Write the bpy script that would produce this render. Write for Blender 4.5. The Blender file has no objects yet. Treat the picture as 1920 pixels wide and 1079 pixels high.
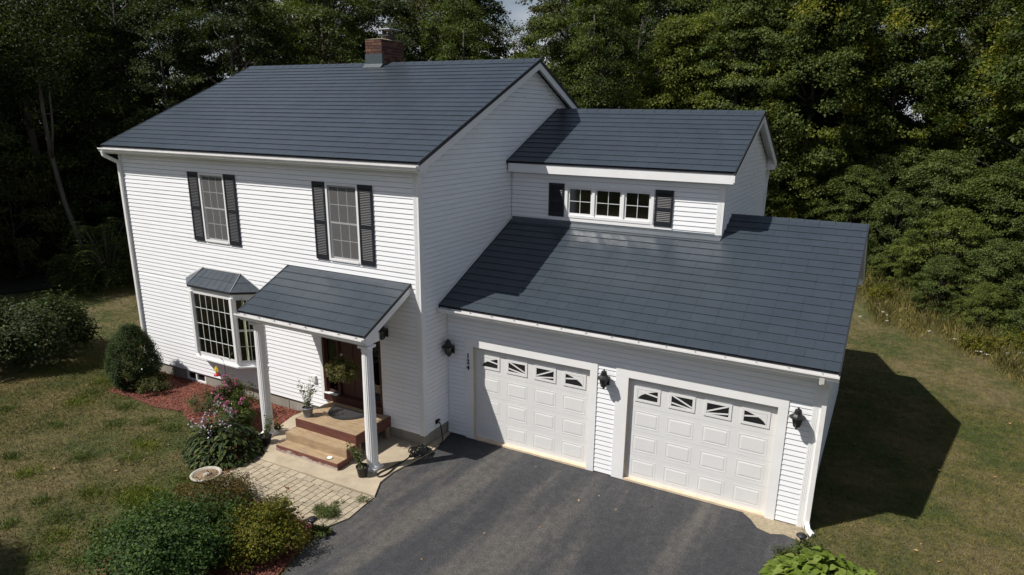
import bpy, math, random
import numpy as np
from mathutils import Vector
random.seed(7)
RNG = np.random.default_rng(11)
scene = bpy.context.scene
COL = scene.collection
R = math.radians

# ------------------------------------------------------------------ camera
def make_camera():
    yaw, pit, rol = -0.4891, -0.2797, 0.0160
    f = Vector((math.sin(yaw)*math.cos(pit), math.cos(yaw)*math.cos(pit), math.sin(pit)))
    rt = Vector((math.cos(yaw), -math.sin(yaw), 0)); up = rt.cross(f)
    r2 = rt*math.cos(rol) + up*math.sin(rol); u2 = -rt*math.sin(rol) + up*math.cos(rol)
    cam = bpy.data.cameras.new('camera'); o = bpy.data.objects.new('camera', cam); COL.objects.link(o)
    from mathutils import Matrix
    m = Matrix((r2, u2, -f)).transposed().to_4x4(); m.translation = Vector((8.1796, -10.7942, 6.9914))
    o.matrix_world = m
    cam.sensor_width = 36; cam.lens = 1271.97/1920*36
    cam.shift_x = -25.97/1920; cam.shift_y = 44.92/1920
    cam.clip_end = 900; cam.clip_start = .1
    scene.camera = o
make_camera()

# ------------------------------------------------------------------ light
TRAVEL = Vector((.52, .58, -1.0)).normalized()
elev = math.asin(-TRAVEL.z); az = math.atan2(-TRAVEL.x, -TRAVEL.y)
w = bpy.data.worlds.new('World'); scene.world = w; w.use_nodes = True
nt = w.node_tree; nt.nodes.clear()
sky = nt.nodes.new('ShaderNodeTexSky'); sky.sky_type = 'NISHITA'; sky.sun_disc = False
sky.sun_elevation = elev; sky.sun_rotation = az % (2*math.pi); sky.air_density = 1.0; sky.dust_density = 1.2; sky.ozone_density = 1.0
bg = nt.nodes.new('ShaderNodeBackground'); bg.inputs[1].default_value = 0.055
out = nt.nodes.new('ShaderNodeOutputWorld')
tcw = nt.nodes.new('ShaderNodeTexCoord'); mpw = nt.nodes.new('ShaderNodeMapping'); mpw.inputs['Scale'].default_value = (1, 1, 3.2); nt.links.new(tcw.outputs['Generated'], mpw.inputs[0])
nz = nt.nodes.new('ShaderNodeTexNoise'); nz.inputs['Scale'].default_value = 2.6; nz.inputs['Detail'].default_value = 7; nt.links.new(mpw.outputs[0], nz.inputs['Vector'])
cr = nt.nodes.new('ShaderNodeValToRGB'); cr.color_ramp.elements[0].position = .34; cr.color_ramp.elements[1].position = .52; nt.links.new(nz.outputs[0], cr.inputs[0])
mxw = nt.nodes.new('ShaderNodeMix'); mxw.data_type = 'RGBA'; mxw.inputs[7].default_value = (9.0, 9.4, 10.4, 1); sepw = nt.nodes.new('ShaderNodeSeparateXYZ'); nt.links.new(tcw.outputs['Generated'], sepw.inputs[0])
c2 = nt.nodes.new('ShaderNodeValToRGB'); c2.color_ramp.elements[0].position = .2; c2.color_ramp.elements[0].color = (1, 1, 1, 1); c2.color_ramp.elements[1].position = .5; c2.color_ramp.elements[1].color = (.12, .12, .12, 1); nt.links.new(sepw.outputs[2], c2.inputs[0])
mlw = nt.nodes.new('ShaderNodeMath'); mlw.operation = 'MULTIPLY'; nt.links.new(cr.outputs[0], mlw.inputs[0]); nt.links.new(c2.outputs[0], mlw.inputs[1]); nt.links.new(mlw.outputs[0], mxw.inputs[0]); nt.links.new(sky.outputs[0], mxw.inputs[6])
nt.links.new(mxw.outputs[2], bg.inputs[0]); nt.links.new(bg.outputs[0], out.inputs[0])
sl = bpy.data.lights.new('sun', 'SUN'); sl.energy = 4.8; sl.angle = R(.5); sl.color = (1, .955, .89)
so = bpy.data.objects.new('sun', sl); COL.objects.link(so); so.rotation_euler = (-TRAVEL).to_track_quat('Z', 'Y').to_euler()
scene.view_settings.view_transform = 'Standard'; scene.view_settings.look = 'None'
scene.view_settings.exposure = .18; scene.view_settings.gamma = 1
scene.cycles.max_bounces = 6; scene.cycles.diffuse_bounces = 3; scene.cycles.glossy_bounces = 3
scene.cycles.transmission_bounces = 4; scene.cycles.transparent_max_bounces = 6
scene.cycles.caustics_reflective = True; scene.cycles.caustics_refractive = False
scene.cycles.use_denoising = True; scene.cycles.sample_clamp_indirect = 8; scene.cycles.blur_glossy = 0

# ------------------------------------------------------------------ materials
def _n(nt, t, **k):
    n = nt.nodes.new(t)
    for a, b in k.items(): setattr(n, a, b)
    return n
def base_mat(name):
    m = bpy.data.materials.new(name); m.use_nodes = True
    nt = m.node_tree; b = nt.nodes['Principled BSDF']
    return m, nt, b
def coords(nt, scale=1.0, kind='Object', stretch=None):
    tc = _n(nt, 'ShaderNodeTexCoord'); mp = _n(nt, 'ShaderNodeMapping')
    nt.links.new(tc.outputs[kind], mp.inputs[0])
    s = stretch or (1, 1, 1); mp.inputs['Scale'].default_value = tuple(scale*a for a in s)
    return mp.outputs[0]
def noise(nt, scale, detail=5, rough=.6, stretch=None, vec=None):
    n = _n(nt, 'ShaderNodeTexNoise'); n.inputs['Scale'].default_value = scale
    n.inputs['Detail'].default_value = detail; n.inputs['Roughness'].default_value = rough
    nt.links.new(vec if vec is not None else coords(nt, 1, 'Object', stretch), n.inputs['Vector'])
    return n.outputs[0]
def ramp(nt, fac, stops):
    r = _n(nt, 'ShaderNodeValToRGB')
    while len(r.color_ramp.elements) < len(stops): r.color_ramp.elements.new(.5)
    for e, (p, c) in zip(r.color_ramp.elements, stops): e.position = p; e.color = (*c, 1)
    nt.links.new(fac, r.inputs[0]); return r.outputs[0]
def mixc(nt, fac, a, b, mode='MIX'):
    m = _n(nt, 'ShaderNodeMix', data_type='RGBA', blend_type=mode)
    for s, v in ((m.inputs[0], fac), (m.inputs[6], a), (m.inputs[7], b)):
        if isinstance(v, (int, float)): s.default_value = v
        elif isinstance(v, tuple): s.default_value = (*v, 1)
        else: nt.links.new(v, s)
    return m.outputs[2]
def bump(nt, b, h, strength=.3, dist=.01):
    bp = _n(nt, 'ShaderNodeBump'); bp.inputs['Strength'].default_value = strength; bp.inputs['Distance'].default_value = dist
    nt.links.new(h, bp.inputs['Height']); nt.links.new(bp.outputs[0], b.inputs['Normal'])
def simple(name, c, rough=.6, var=.12, vs=3.0, metallic=0, bmp=0, bs=40, island=0, spec=.5, stretch=None):
    m, nt, b = base_mat(name)
    b.inputs['Roughness'].default_value = rough; b.inputs['Metallic'].default_value = metallic
    b.inputs['Specular IOR Level'].default_value = spec
    lo = tuple(x*(1-var) for x in c); hi = tuple(min(1, x*(1+var)) for x in c)
    col = ramp(nt, noise(nt, vs, 6, .65, stretch), [(.3, lo), (.7, hi)])
    if island:
        g = _n(nt, 'ShaderNodeNewGeometry')
        k = ramp(nt, g.outputs['Random Per Island'], [(0, (1-island,)*3), (1, (1+island,)*3)])
        col = mixc(nt, 1.0, col, k, 'MULTIPLY')
    nt.links.new(col, b.inputs['Base Color'])
    if bmp: bump(nt, b, noise(nt, bs, 4), bmp, .01)
    return m
def leaf_mat(name, c1, c2, c3=None, trans=.25, rough=.6, clump=.8, spec=.2, ramp_w=(.0, .55, 1.), patch=None):
    m, nt, b = base_mat(name)
    g = _n(nt, 'ShaderNodeNewGeometry')
    col = ramp(nt, g.outputs['Random Per Island'], [(ramp_w[0], c1), (ramp_w[1], c2), (ramp_w[2], c3 or c2)])
    k = ramp(nt, noise(nt, clump, 3, .6), [(.3, (.62, .62, .62)), (.7, (1.3, 1.25, 1.15))])
    col = mixc(nt, 1.0, col, k, 'MULTIPLY')
    if patch:
        pcol = ramp(nt, g.outputs['Random Per Island'], [(0, patch[0]), (.6, patch[1]), (1, patch[2])])
        col = mixc(nt, ramp(nt, noise(nt, .55, 3, .6), [(.53, (0, 0, 0)), (.62, (1, 1, 1))]), col, pcol)
    nt.links.new(col, b.inputs['Base Color']); b.inputs['Roughness'].default_value = rough
    b.inputs['Specular IOR Level'].default_value = spec
    t = _n(nt, 'ShaderNodeBsdfTranslucent'); mx = _n(nt, 'ShaderNodeMixShader'); mx.inputs[0].default_value = trans
    tc = mixc(nt, 1.0, col, (1.3, 1.5, .5), 'MULTIPLY'); nt.links.new(tc, t.inputs[0])
    nt.links.new(b.outputs[0], mx.inputs[1]); nt.links.new(t.outputs[0], mx.inputs[2])
    nt.links.new(mx.outputs[0], nt.nodes['Material Output'].inputs[0])
    return m

M = {}
# siding: white vinyl, faint soiling
def siding_mat():
    m, nt, b = base_mat('white_vinyl'); b.inputs['Roughness'].default_value = .45
    v = coords(nt, 1, 'Object', (1, 1, 6))
    col = ramp(nt, noise(nt, 1.4, 5, .6, vec=v), [(.3, (.80, .81, .83)), (.7, (.85, .86, .885))])
    st = ramp(nt, noise(nt, 1.0, 6, .7, (5, 5, .6)), [(.62, (1, 1, 1)), (.85, (.9, .885, .85))])
    nt.links.new(mixc(nt, 1, col, st, 'MULTIPLY'), b.inputs['Base Color'])
    bump(nt, b, noise(nt, 90, 3, .5, (.3, .3, 2)), .08, .003)
    return m
M['siding'] = siding_mat()
M['trim'] = simple('white_trim', (.8, .8, .8), .4, .04, 2)
M['trim_gray'] = simple('aluminium_white', (.72, .72, .72), .35, .06, 3)
M['gutter'] = simple('gutter_white', (.76, .75, .74), .35, .08, 4)
M['gutter_in'] = simple('gutter_inside', (.24, .21, .19), .6, .3, 9)
M['door_white'] = simple('garage_door_white', (.7, .7, .695), .5, .03, 2)
M['beige'] = simple('beige_wood', (.62, .5, .36), .7, .15, 6)
def roof_mat():
    m, nt, b = base_mat('slate_blue_roof')
    g = _n(nt, 'ShaderNodeNewGeometry')
    col = ramp(nt, g.outputs['Random Per Island'], [(0, (.0385, .050, .064)), (.5, (.040, .052, .067)), (1, (.042, .055, .070))])
    k = ramp(nt, noise(nt, .9, 6, .7), [(.3, (.88, .88, .88)), (.7, (1.1, 1.09, 1.06))])
    k2 = ramp(nt, noise(nt, 60, 4, .7, (1, .4, .4)), [(.3, (.85, .85, .85)), (.75, (1.18, 1.18, 1.18))])
    col = mixc(nt, 1, mixc(nt, 1, col, k, 'MULTIPLY'), k2, 'MULTIPLY')
    nt.links.new(col, b.inputs['Base Color'])
    nt.links.new(ramp(nt, noise(nt, 8, 3), [(.3, (.29,)*3), (.7, (.36,)*3)]), b.inputs['Roughness'])
    bump(nt, b, noise(nt, 30, 5, .7, (1, .5, .5)), .15, .004)
    return m
M['roof'] = roof_mat()
M['roof_edge'] = simple('dark_drip_edge', (.02, .022, .028), .5, .1)
M['flash'] = simple('grey_flashing', (.07, .085, .1), .45, .12, 8, spec=.6)
M['shutter'] = simple('black_shutter', (.009, .011, .017), .5, .1, 5)
M['concrete'] = simple('foundation_concrete', (.27, .25, .215), .9, .22, 2.5, bmp=.3, bs=60, stretch=(1, 1, .4))
M['patio'] = simple('patio_concrete', (.40, .335, .24), .9, .2, 2.2, bmp=.35, bs=120)
def brick_mat():
    m, nt, b = base_mat('chimney_brick'); b.inputs['Roughness'].default_value = .9
    g = _n(nt, 'ShaderNodeNewGeometry')
    col = ramp(nt, g.outputs['Random Per Island'], [(0, (.05, .022, .016)), (.6, (.085, .035, .023)), (1, (.15, .075, .045))])
    k = ramp(nt, noise(nt, 14, 5), [(.3, (.75,)*3), (.7, (1.2,)*3)])
    nt.links.new(mixc(nt, 1, col, k, 'MULTIPLY'), b.inputs['Base Color'])
    bump(nt, b, noise(nt, 60, 4), .4, .005); return m
M['brick'] = brick_mat()
M['mortar'] = simple('mortar', (.2, .17, .14), .95, .2, 20)
M['crown'] = simple('mortar_crown', (.27, .23, .15), .9, .2, 12)
M['metal_cap'] = simple('steel_cap', (.5, .52, .55), .4, .1, 10, metallic=.2)
M['rust'] = simple('dark_rust', (.05, .035, .03), .7, .3, 20)
M['black'] = simple('black_metal', (.012, .012, .014), .45, .2, 30)
M['black_plastic'] = simple('black_plastic', (.015, .016, .018), .55, .2, 30)
M['rubber'] = simple('black_rubber', (.013, .013, .014), .7, .3, 40)
M['lampglass'] = simple('lamp_glass', (.09, .085, .075), .2, .3, 30, spec=.8)
M['door_red'] = simple('dark_red_door', (.055, .017, .013), .45, .25, 8, stretch=(1, 1, .3))
M['red_wood'] = simple('red_painted_wood', (.115, .038, .028), .65, .4, 7, bmp=.3, bs=30, stretch=(.4, 1, 4))
def worn_mat():
    m, nt, b = base_mat('worn_red_riser'); b.inputs['Roughness'].default_value = .75
    f1 = noise(nt, 9, 8, .75, (.5, 1, 2.2))
    sep = _n(nt, 'ShaderNodeSeparateXYZ'); nt.links.new(coords(nt, 1, 'Generated'), sep.inputs[0])
    mt = _n(nt, 'ShaderNodeMath', operation='MULTIPLY_ADD'); nt.links.new(sep.outputs[2], mt.inputs[0]); mt.inputs[1].default_value = -.28
    nt.links.new(f1, mt.inputs[2])
    col = ramp(nt, mt.outputs[0], [(.32, (.13, .042, .032)), (.45, (.45, .38, .34))])
    nt.links.new(col, b.inputs['Base Color']); return m
M['worn_red'] = worn_mat()
def tread_mat():
    m, nt, b = base_mat('weathered_tread'); b.inputs['Roughness'].default_value = .75
    gr = noise(nt, 6, 8, .7, (.6, 9, 9))
    col = ramp(nt, gr, [(.3, (.25, .165, .09)), (.55, (.36, .26, .155)), (.75, (.50, .42, .32))])
    k = ramp(nt, noise(nt, 3, 5, .6), [(.35, (.85,)*3), (.7, (1.12, 1.1, 1.08))])
    nt.links.new(mixc(nt, 1, col, k, 'MULTIPLY'), b.inputs['Base Color']); bump(nt, b, gr, .3, .004); return m
M['tread'] = tread_mat()
def glass_mat(name, tint=(.7, .75, .75), ior=1.75, rough=.02):
    m = bpy.data.materials.new(name); m.use_nodes = True; nt = m.node_tree; nt.nodes.clear()
    o = _n(nt, 'ShaderNodeOutputMaterial'); tr = _n(nt, 'ShaderNodeBsdfTransparent'); tr.inputs[0].default_value = (*tint, 1)
    gl = _n(nt, 'ShaderNodeBsdfGlossy'); gl.inputs['Roughness'].default_value = rough
    fr = _n(nt, 'ShaderNodeFresnel'); fr.inputs[0].default_value = ior
    mx = _n(nt, 'ShaderNodeMixShader'); nt.links.new(fr.outputs[0], mx.inputs[0]); nt.links.new(tr.outputs[0], mx.inputs[1]); nt.links.new(gl.outputs[0], mx.inputs[2])
    nt.links.new(mx.outputs[0], o.inputs[0]); return m
M['glass'] = glass_mat('window_glass')
M['coated'] = glass_mat('coated_glass', (.7, .76, .74), 3.4, .09)
M['screen'] = glass_mat('screened_glass', (.5, .5, .5))
def mesh_mat():
    m = bpy.data.materials.new('insect_mesh'); m.use_nodes = True; nt = m.node_tree; nt.nodes.clear()
    o = _n(nt, 'ShaderNodeOutputMaterial'); tr = _n(nt, 'ShaderNodeBsdfTransparent'); df = _n(nt, 'ShaderNodeBsdfDiffuse'); df.inputs[0].default_value = (.26, .26, .265, 1)
    mx = _n(nt, 'ShaderNodeMixShader'); mx.inputs[0].default_value = .43
    nt.links.new(tr.outputs[0], mx.inputs[1]); nt.links.new(df.outputs[0], mx.inputs[2]); nt.links.new(mx.outputs[0], o.inputs[0]); return m
M['mesh'] = mesh_mat()
M['glass_dark'] = simple('dark_glass', (.012, .013, .014), .08, .1, spec=.7)
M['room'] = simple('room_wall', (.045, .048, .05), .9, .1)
M['blind'] = simple('window_blind', (.5, .51, .5), .7, .06, 4)
M['curtain'] = simple('curtain', (.55, .57, .42), .8, .2, 6)
M['muntin'] = simple('muntin_white', (.6, .63, .62), .45, .04)
M['asphalt'] = None
def asphalt_mat():
    m, nt, b = base_mat('asphalt'); b.inputs['Roughness'].default_value = .85
    big = ramp(nt, noise(nt, .8, 5, .6, (1.2, .2, 1)), [(.38, (.034, .036, .042)), (.5, (.047, .048, .053)), (.62, (.088, .083, .078))])
    sp = ramp(nt, noise(nt, 55, 3, .8), [(.42, (.6,)*3), (.58, (1.15,)*3), (.72, (2.6, 2.5, 2.3))])
    md = ramp(nt, noise(nt, 6, 6, .7), [(.32, (.7,)*3), (.7, (1.28, 1.26, 1.22))])
    nt.links.new(mixc(nt, 1, mixc(nt, 1, big, sp, 'MULTIPLY'), md, 'MULTIPLY'), b.inputs['Base Color'])
    bump(nt, b, noise(nt, 110, 3, .8), .6, .006); return m
M['asphalt'] = asphalt_mat()
def lawn_mat():
    m, nt, b = base_mat('dry_lawn'); b.inputs['Roughness'].default_value = .95
    a = ramp(nt, noise(nt, .5, 8, .72), [(.40, (.052, .064, .014)), (.5, (.088, .080, .027)), (.60, (.125, .10, .045))])
    f = ramp(nt, noise(nt, 4, 8, .8), [(.32, (.55,)*3), (.68, (1.45,)*3)])
    nt.links.new(mixc(nt, 1, a, f, 'MULTIPLY'), b.inputs['Base Color']); bump(nt, b, noise(nt, 40, 5, .8), .9, .03); return m
M['lawn'] = lawn_mat()
def grass_blade_mat():
    m, nt, b = base_mat('grass_blades'); b.inputs['Roughness'].default_value = .8; b.inputs['Specular IOR Level'].default_value = .15
    a = ramp(nt, noise(nt, .5, 8, .72), [(.40, (.075, .098, .018)), (.5, (.138, .126, .032)), (.60, (.195, .158, .055))])
    g = _n(nt, 'ShaderNodeNewGeometry')
    k = ramp(nt, g.outputs['Random Per Island'], [(0, (.65, .7, .6)), (1, (1.3, 1.25, 1.15))])
    nt.links.new(mixc(nt, 1, a, k, 'MULTIPLY'), b.inputs['Base Color']); return m
M['blades'] = grass_blade_mat()
M['weed'] = leaf_mat('green_weed', (.06, .09, .02), (.09, .125, .03), (.13, .15, .055), .2)
M['weed_bright'] = leaf_mat('bright_grass', (.08, .11, .012), (.12, .15, .018), (.15, .17, .03), .2)
M['mulch'] = simple('red_mulch', (.12, .04, .025), .95, .4, 25, bmp=.8, bs=50)
M['chips'] = simple('mulch_chips', (.22, .07, .045), .9, .3, 10, island=.5)
M['paver'] = simple('paver', (.36, .305, .22), .9, .16, 12, bmp=.3, bs=80, island=.14)
M['sandjoint'] = simple('sand_joint', (.12, .105, .075), .95, .3, 20)
M['sand'] = simple('gravel_sand', (.30, .25, .17), .95, .35, 30, bmp=.6, bs=90)
M['bark'] = simple('grey_bark', (.075, .065, .055), .9, .4, 6, bmp=.6, bs=25, stretch=(1, 1, .25))
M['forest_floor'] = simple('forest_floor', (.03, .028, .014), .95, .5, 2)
M['stone'] = simple('cast_stone', (.42, .39, .33), .85, .18, 14, bmp=.4, bs=60)
M['water_mud'] = simple('muddy_basin', (.2, .14, .085), .6, .2, 10)
M['soil'] = simple('potting_soil', (.05, .035, .025), .95, .3, 50)
M['grey_pot'] = simple('grey_pot', (.2, .22, .25), .5, .1, 10)
M['hose'] = simple('dark_hose', (.012, .014, .013), .45, .3, 30)
M['mat_rubber'] = simple('door_mat', (.012, .012, .013), .85, .5, 60, bmp=.6, bs=60)
M['red'] = simple('red_plastic', (.45, .02, .04), .3, .1)
M['yellow'] = simple('yellow_plastic', (.7, .5, .03), .4, .1)
M['boulder'] = simple('grey_boulder', (.32, .28, .22), .9, .3, 3, bmp=.8, bs=9)
M['lf_dark'] = leaf_mat('leaf_dark', (.016, .028, .008), (.032, .048, .013), (.075, .088, .030))
M['lf_mid'] = leaf_mat('leaf_mid', (.034, .058, .011), (.068, .096, .020), (.13, .15, .042))
M['lf_olive'] = leaf_mat('leaf_olive', (.034, .042, .011), (.066, .075, .020), (.13, .13, .045))
M['lf_fresh'] = leaf_mat('leaf_fresh', (.05, .075, .012), (.098, .124, .020), (.18, .19, .04))
M['meadow'] = leaf_mat('meadow_blades', (.09, .10, .028), (.19, .165, .055), (.30, .25, .11), clump=1.0)
M['lf_yellow'] = leaf_mat('leaf_yellowing', (.030, .052, .010), (.058, .084, .018), (.11, .13, .035), patch=((.08, .10, .01), (.14, .15, .014), (.24, .20, .02)))
M['lf_bank'] = leaf_mat('leaf_bank', (.04, .065, .016), (.08, .11, .028), (.14, .17, .055), clump=1.2)
M['lf_bank2'] = leaf_mat('leaf_bank_light', (.06, .085, .016), (.11, .14, .028), (.17, .19, .05), clump=1.2)
M['lf_box'] = leaf_mat('leaf_boxwood', (.018, .042, .010), (.038, .08, .018), (.085, .14, .03), clump=3, rough=.6, spec=.2)
M['lf_bush'] = leaf_mat('leaf_shrub_dark', (.018, .032, .010), (.036, .054, .015), (.075, .09, .035), clump=1.5)
M['lf_basket'] = leaf_mat('leaf_basket', (.07, .075, .025), (.12, .12, .04), (.19, .17, .07), clump=5)
M['lf_brown'] = leaf_mat('leaf_barberry', (.05, .045, .012), (.09, .075, .02), (.14, .09, .03), clump=3)
M['lf_gold'] = leaf_mat('leaf_gold', (.055, .07, .010), (.11, .115, .012), (.19, .17, .018), clump=4)
M['lf_conifer'] = leaf_mat('needle_green', (.018, .034, .010), (.034, .056, .016), (.055, .085, .025), clump=5, rough=.7)
M['lf_hosta'] = leaf_mat('leaf_hosta_dark', (.012, .022, .008), (.035, .06, .016), (.10, .13, .04), clump=4)
M['lf_bright'] = leaf_mat('leaf_bright', (.08, .125, .014), (.13, .19, .026), (.20, .26, .06), clump=4, trans=.3)
M['lf_grey'] = leaf_mat('leaf_greygreen', (.05, .07, .025), (.085, .105, .04), (.13, .15, .07), clump=4)
M['pink'] = simple('pink_petal', (.55, .17, .30), .6, .2, 20, island=.3)
M['white_petal'] = simple('white_petal', (.75, .75, .7), .6, .1, 20)
M['lilac'] = simple('lilac_petal', (.5, .42, .5), .6, .2, 20, island=.2)
M['orange'] = simple('orange_metal', (.35, .08, .04), .5, .2, 20)
M['stem'] = simple('plant_stem', (.08, .1, .035), .8, .2, 20)

# ------------------------------------------------------------------ mesh builder
class MB:
    def __init__(s): s.v = []; s.f = []
    def add(s, vs, fs):
        n = len(s.v); s.v += [tuple(p) for p in vs]; s.f += [tuple(i+n for i in f) for f in fs]; return s
    def quad(s, a, b, c, d): return s.add([a, b, c, d], [(0, 1, 2, 3)])
    def box(s, x0, x1, y0, y1, z0, z1):
        return s.add([(x0,y0,z0),(x1,y0,z0),(x1,y1,z0),(x0,y1,z0),(x0,y0,z1),(x1,y0,z1),(x1,y1,z1),(x0,y1,z1)],
              [(0,3,2,1),(4,5,6,7),(0,1,5,4),(1,2,6,5),(2,3,7,6),(3,0,4,7)])
    def obox(s, c, ax, ay, az, hx, hy, hz):
        c, ax, ay, az = map(Vector, (c, ax, ay, az)); vs = []
        for k in (-1, 1):
            for a, b in ((-1,-1),(1,-1),(1,1),(-1,1)): vs.append(c+ax*a*hx+ay*b*hy+az*k*hz)
        return s.add(vs, [(0,3,2,1),(4,5,6,7),(0,1,5,4),(1,2,6,5),(2,3,7,6),(3,0,4,7)])
    def extrude(s, poly, fn, a, b):
        """poly of (p,q); fn(p,q,t)->xyz; extruded from t=a to t=b"""
        n = len(poly); vs = [fn(p, q, a) for p, q in poly]+[fn(p, q, b) for p, q in poly]
        return s.add(vs, [tuple(range(n))[::-1], tuple(range(n, 2*n))]+[(i, (i+1) % n, n+(i+1) % n, n+i) for i in range(n)])
    def xprism(s, yz, x0, x1): return s.extrude(yz, lambda p, q, t: (t, p, q), x0, x1)
    def yprism(s, xz, y0, y1): return s.extrude(xz, lambda p, q, t: (p, t, q), y0, y1)
    def zprism(s, xy, z0, z1): return s.extrude(xy, lambda p, q, t: (p, q, t), z0, z1)
    def tube(s, pts, r, n=8, cap=True):
        pts = [Vector(p) for p in pts]; m = len(pts)
        rr = list(r) if hasattr(r, '__len__') else [r]*m
        vs = []; ref = None
        for i, p in enumerate(pts):
            d = (pts[min(i+1, m-1)]-pts[max(i-1, 0)]).normalized()
            if ref is None: ref = Vector((0, 0, 1)) if abs(d.z) < .9 else Vector((1, 0, 0))
            u = d.cross(ref).normalized(); v = d.cross(u).normalized(); ref = -v if False else ref
            if abs(d.dot(ref)) > .98: ref = u
            for k in range(n):
                a = 2*math.pi*k/n; vs.append(p+u*math.cos(a)*rr[i]+v*math.sin(a)*rr[i])
        fs = [(i*n+k, i*n+(k+1) % n, (i+1)*n+(k+1) % n, (i+1)*n+k) for i in range(m-1) for k in range(n)]
        if cap: fs += [tuple(range(n))[::-1], tuple(range((m-1)*n, m*n))]
        return s.add(vs, fs)
    def lathe(s, prof, c=(0, 0, 0), n=24, flute=0, nf=16, cap=True):
        vs = []; m = len(prof)
        for r, z in prof:
            for k in range(n):
                a = 2*math.pi*k/n; q = r*(1-(flute*(.5-.5*math.cos(nf*a))) if r > 0 else 1)
                vs.append((c[0]+q*math.cos(a), c[1]+q*math.sin(a), c[2]+z))
        fs = [(i*n+k, i*n+(k+1) % n, (i+1)*n+(k+1) % n, (i+1)*n+k) for i in range(m-1) for k in range(n)]
        if cap: fs += [tuple(range(n))[::-1], tuple(range((m-1)*n, m*n))]
        return s.add(vs, fs)
    def build(s, name, mat, parent=None, smooth=False):
        me = bpy.data.meshes.new(name)
        off = world_off(parent)
        me.from_pydata([(a-off[0], b-off[1], c-off[2]) for a, b, c in s.v], [], s.f)
        me.validate(); me.materials.append(mat)
        if smooth: me.polygons.foreach_set('use_smooth', [True]*len(me.polygons))
        o = bpy.data.objects.new(name, me); COL.objects.link(o)
        if parent is not None: o.parent = parent
        return o
def world_off(o):
    x = Vector((0, 0, 0))
    while o is not None: x += o.location; o = o.parent
    return x
def tag(o, label=None, cat=None, group=None, kind=None):
    if label: o['label'] = label
    if cat: o['category'] = cat
    if group: o['group'] = group
    if kind: o['kind'] = kind
    return o
def empty(name, loc, label, cat, group=None):
    o = bpy.data.objects.new(name, None); COL.objects.link(o); o.location = loc; o.empty_display_size = .2
    return tag(o, label, cat, group)
def np_mesh(name, V, F, mat, parent=None):
    """V (n,3) array in local coords of the parent, F (m,4) or (m,3) array"""
    me = bpy.data.meshes.new(name); k = F.shape[1]
    me.vertices.add(len(V)); me.vertices.foreach_set('co', np.asarray(V, np.float32).ravel())
    me.loops.add(F.size); me.loops.foreach_set('vertex_index', F.astype(np.int32).ravel())
    me.polygons.add(len(F)); me.polygons.foreach_set('loop_start', np.arange(0, F.size, k, dtype=np.int32))
    me.polygons.foreach_set('loop_total', np.full(len(F), k, np.int32))
    me.update(calc_edges=True); me.materials.append(mat)
    o = bpy.data.objects.new(name, me); COL.objects.link(o)
    if parent is not None: o.parent = parent
    return o
def unit(a): return a/np.maximum(np.linalg.norm(a, axis=1, keepdims=True), 1e-9)
def leaves(P, D, N, L, W, fold=.12, mid=.45):
    D = unit(D); S = unit(np.cross(D, N)); U = np.cross(S, D)
    L = np.asarray(L)[:, None]*np.ones((len(P), 1)) if np.ndim(L) else np.full((len(P), 1), L)
    W = np.asarray(W)[:, None]*np.ones((len(P), 1)) if np.ndim(W) else np.full((len(P), 1), W)
    m = P+D*L*mid+U*W*fold
    V = np.stack([P, m+S*W*.5, P+D*L-U*L*.08, m-S*W*.5], 1).reshape(-1, 3)
    F = np.arange(len(P)*4).reshape(-1, 4)
    return V, F
def rnd_dirs(n, rng): return unit(rng.normal(size=(n, 3)))
def inpoly(px, py, poly):
    c = np.zeros(len(px), bool); n = len(poly)
    for i in range(n):
        x1, y1 = poly[i]; x2, y2 = poly[(i+1) % n]
        if y1 == y2: continue
        t = ((y1 > py) != (y2 > py)) & (px < (x2-x1)*(py-y1)/(y2-y1)+x1); c ^= t
    return c
def hz(x, y):
    """the ground rises into a bank behind the garage"""
    t = np.clip((np.asarray(y, float)-15)/13, 0, 1); s = np.clip((np.asarray(x, float)+4)/8, 0, 1)
    return 2.4*t*t*(3-2*t)*s*s*(3-2*s)

# ------------------------------------------------------------------ dimensions (metres)
W, D, ZF = 9.48, 9.24, .323
ZE, OE, RK, ZR, YR = 6.127, .276, .264, 8.313, 4.62
PM = (ZR-ZE)/(YR+OE)
GY, GX = .921, 7.622
GO, GRK, GZE, GYR, GZR = .335, .232, 3.119, 4.604, 4.967
PG = (GZR-GZE)/(GYR-GY+GO); GB = 2*GYR-GY
DX, DY, DO, DRK, DZE, DYR, DZR = 5.094, 3.721, .289, .244, 5.975, 6.09, 7.178
PD = (DZR-DZE)/(DYR-DY+DO); DB = 2*DYR-DY

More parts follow.
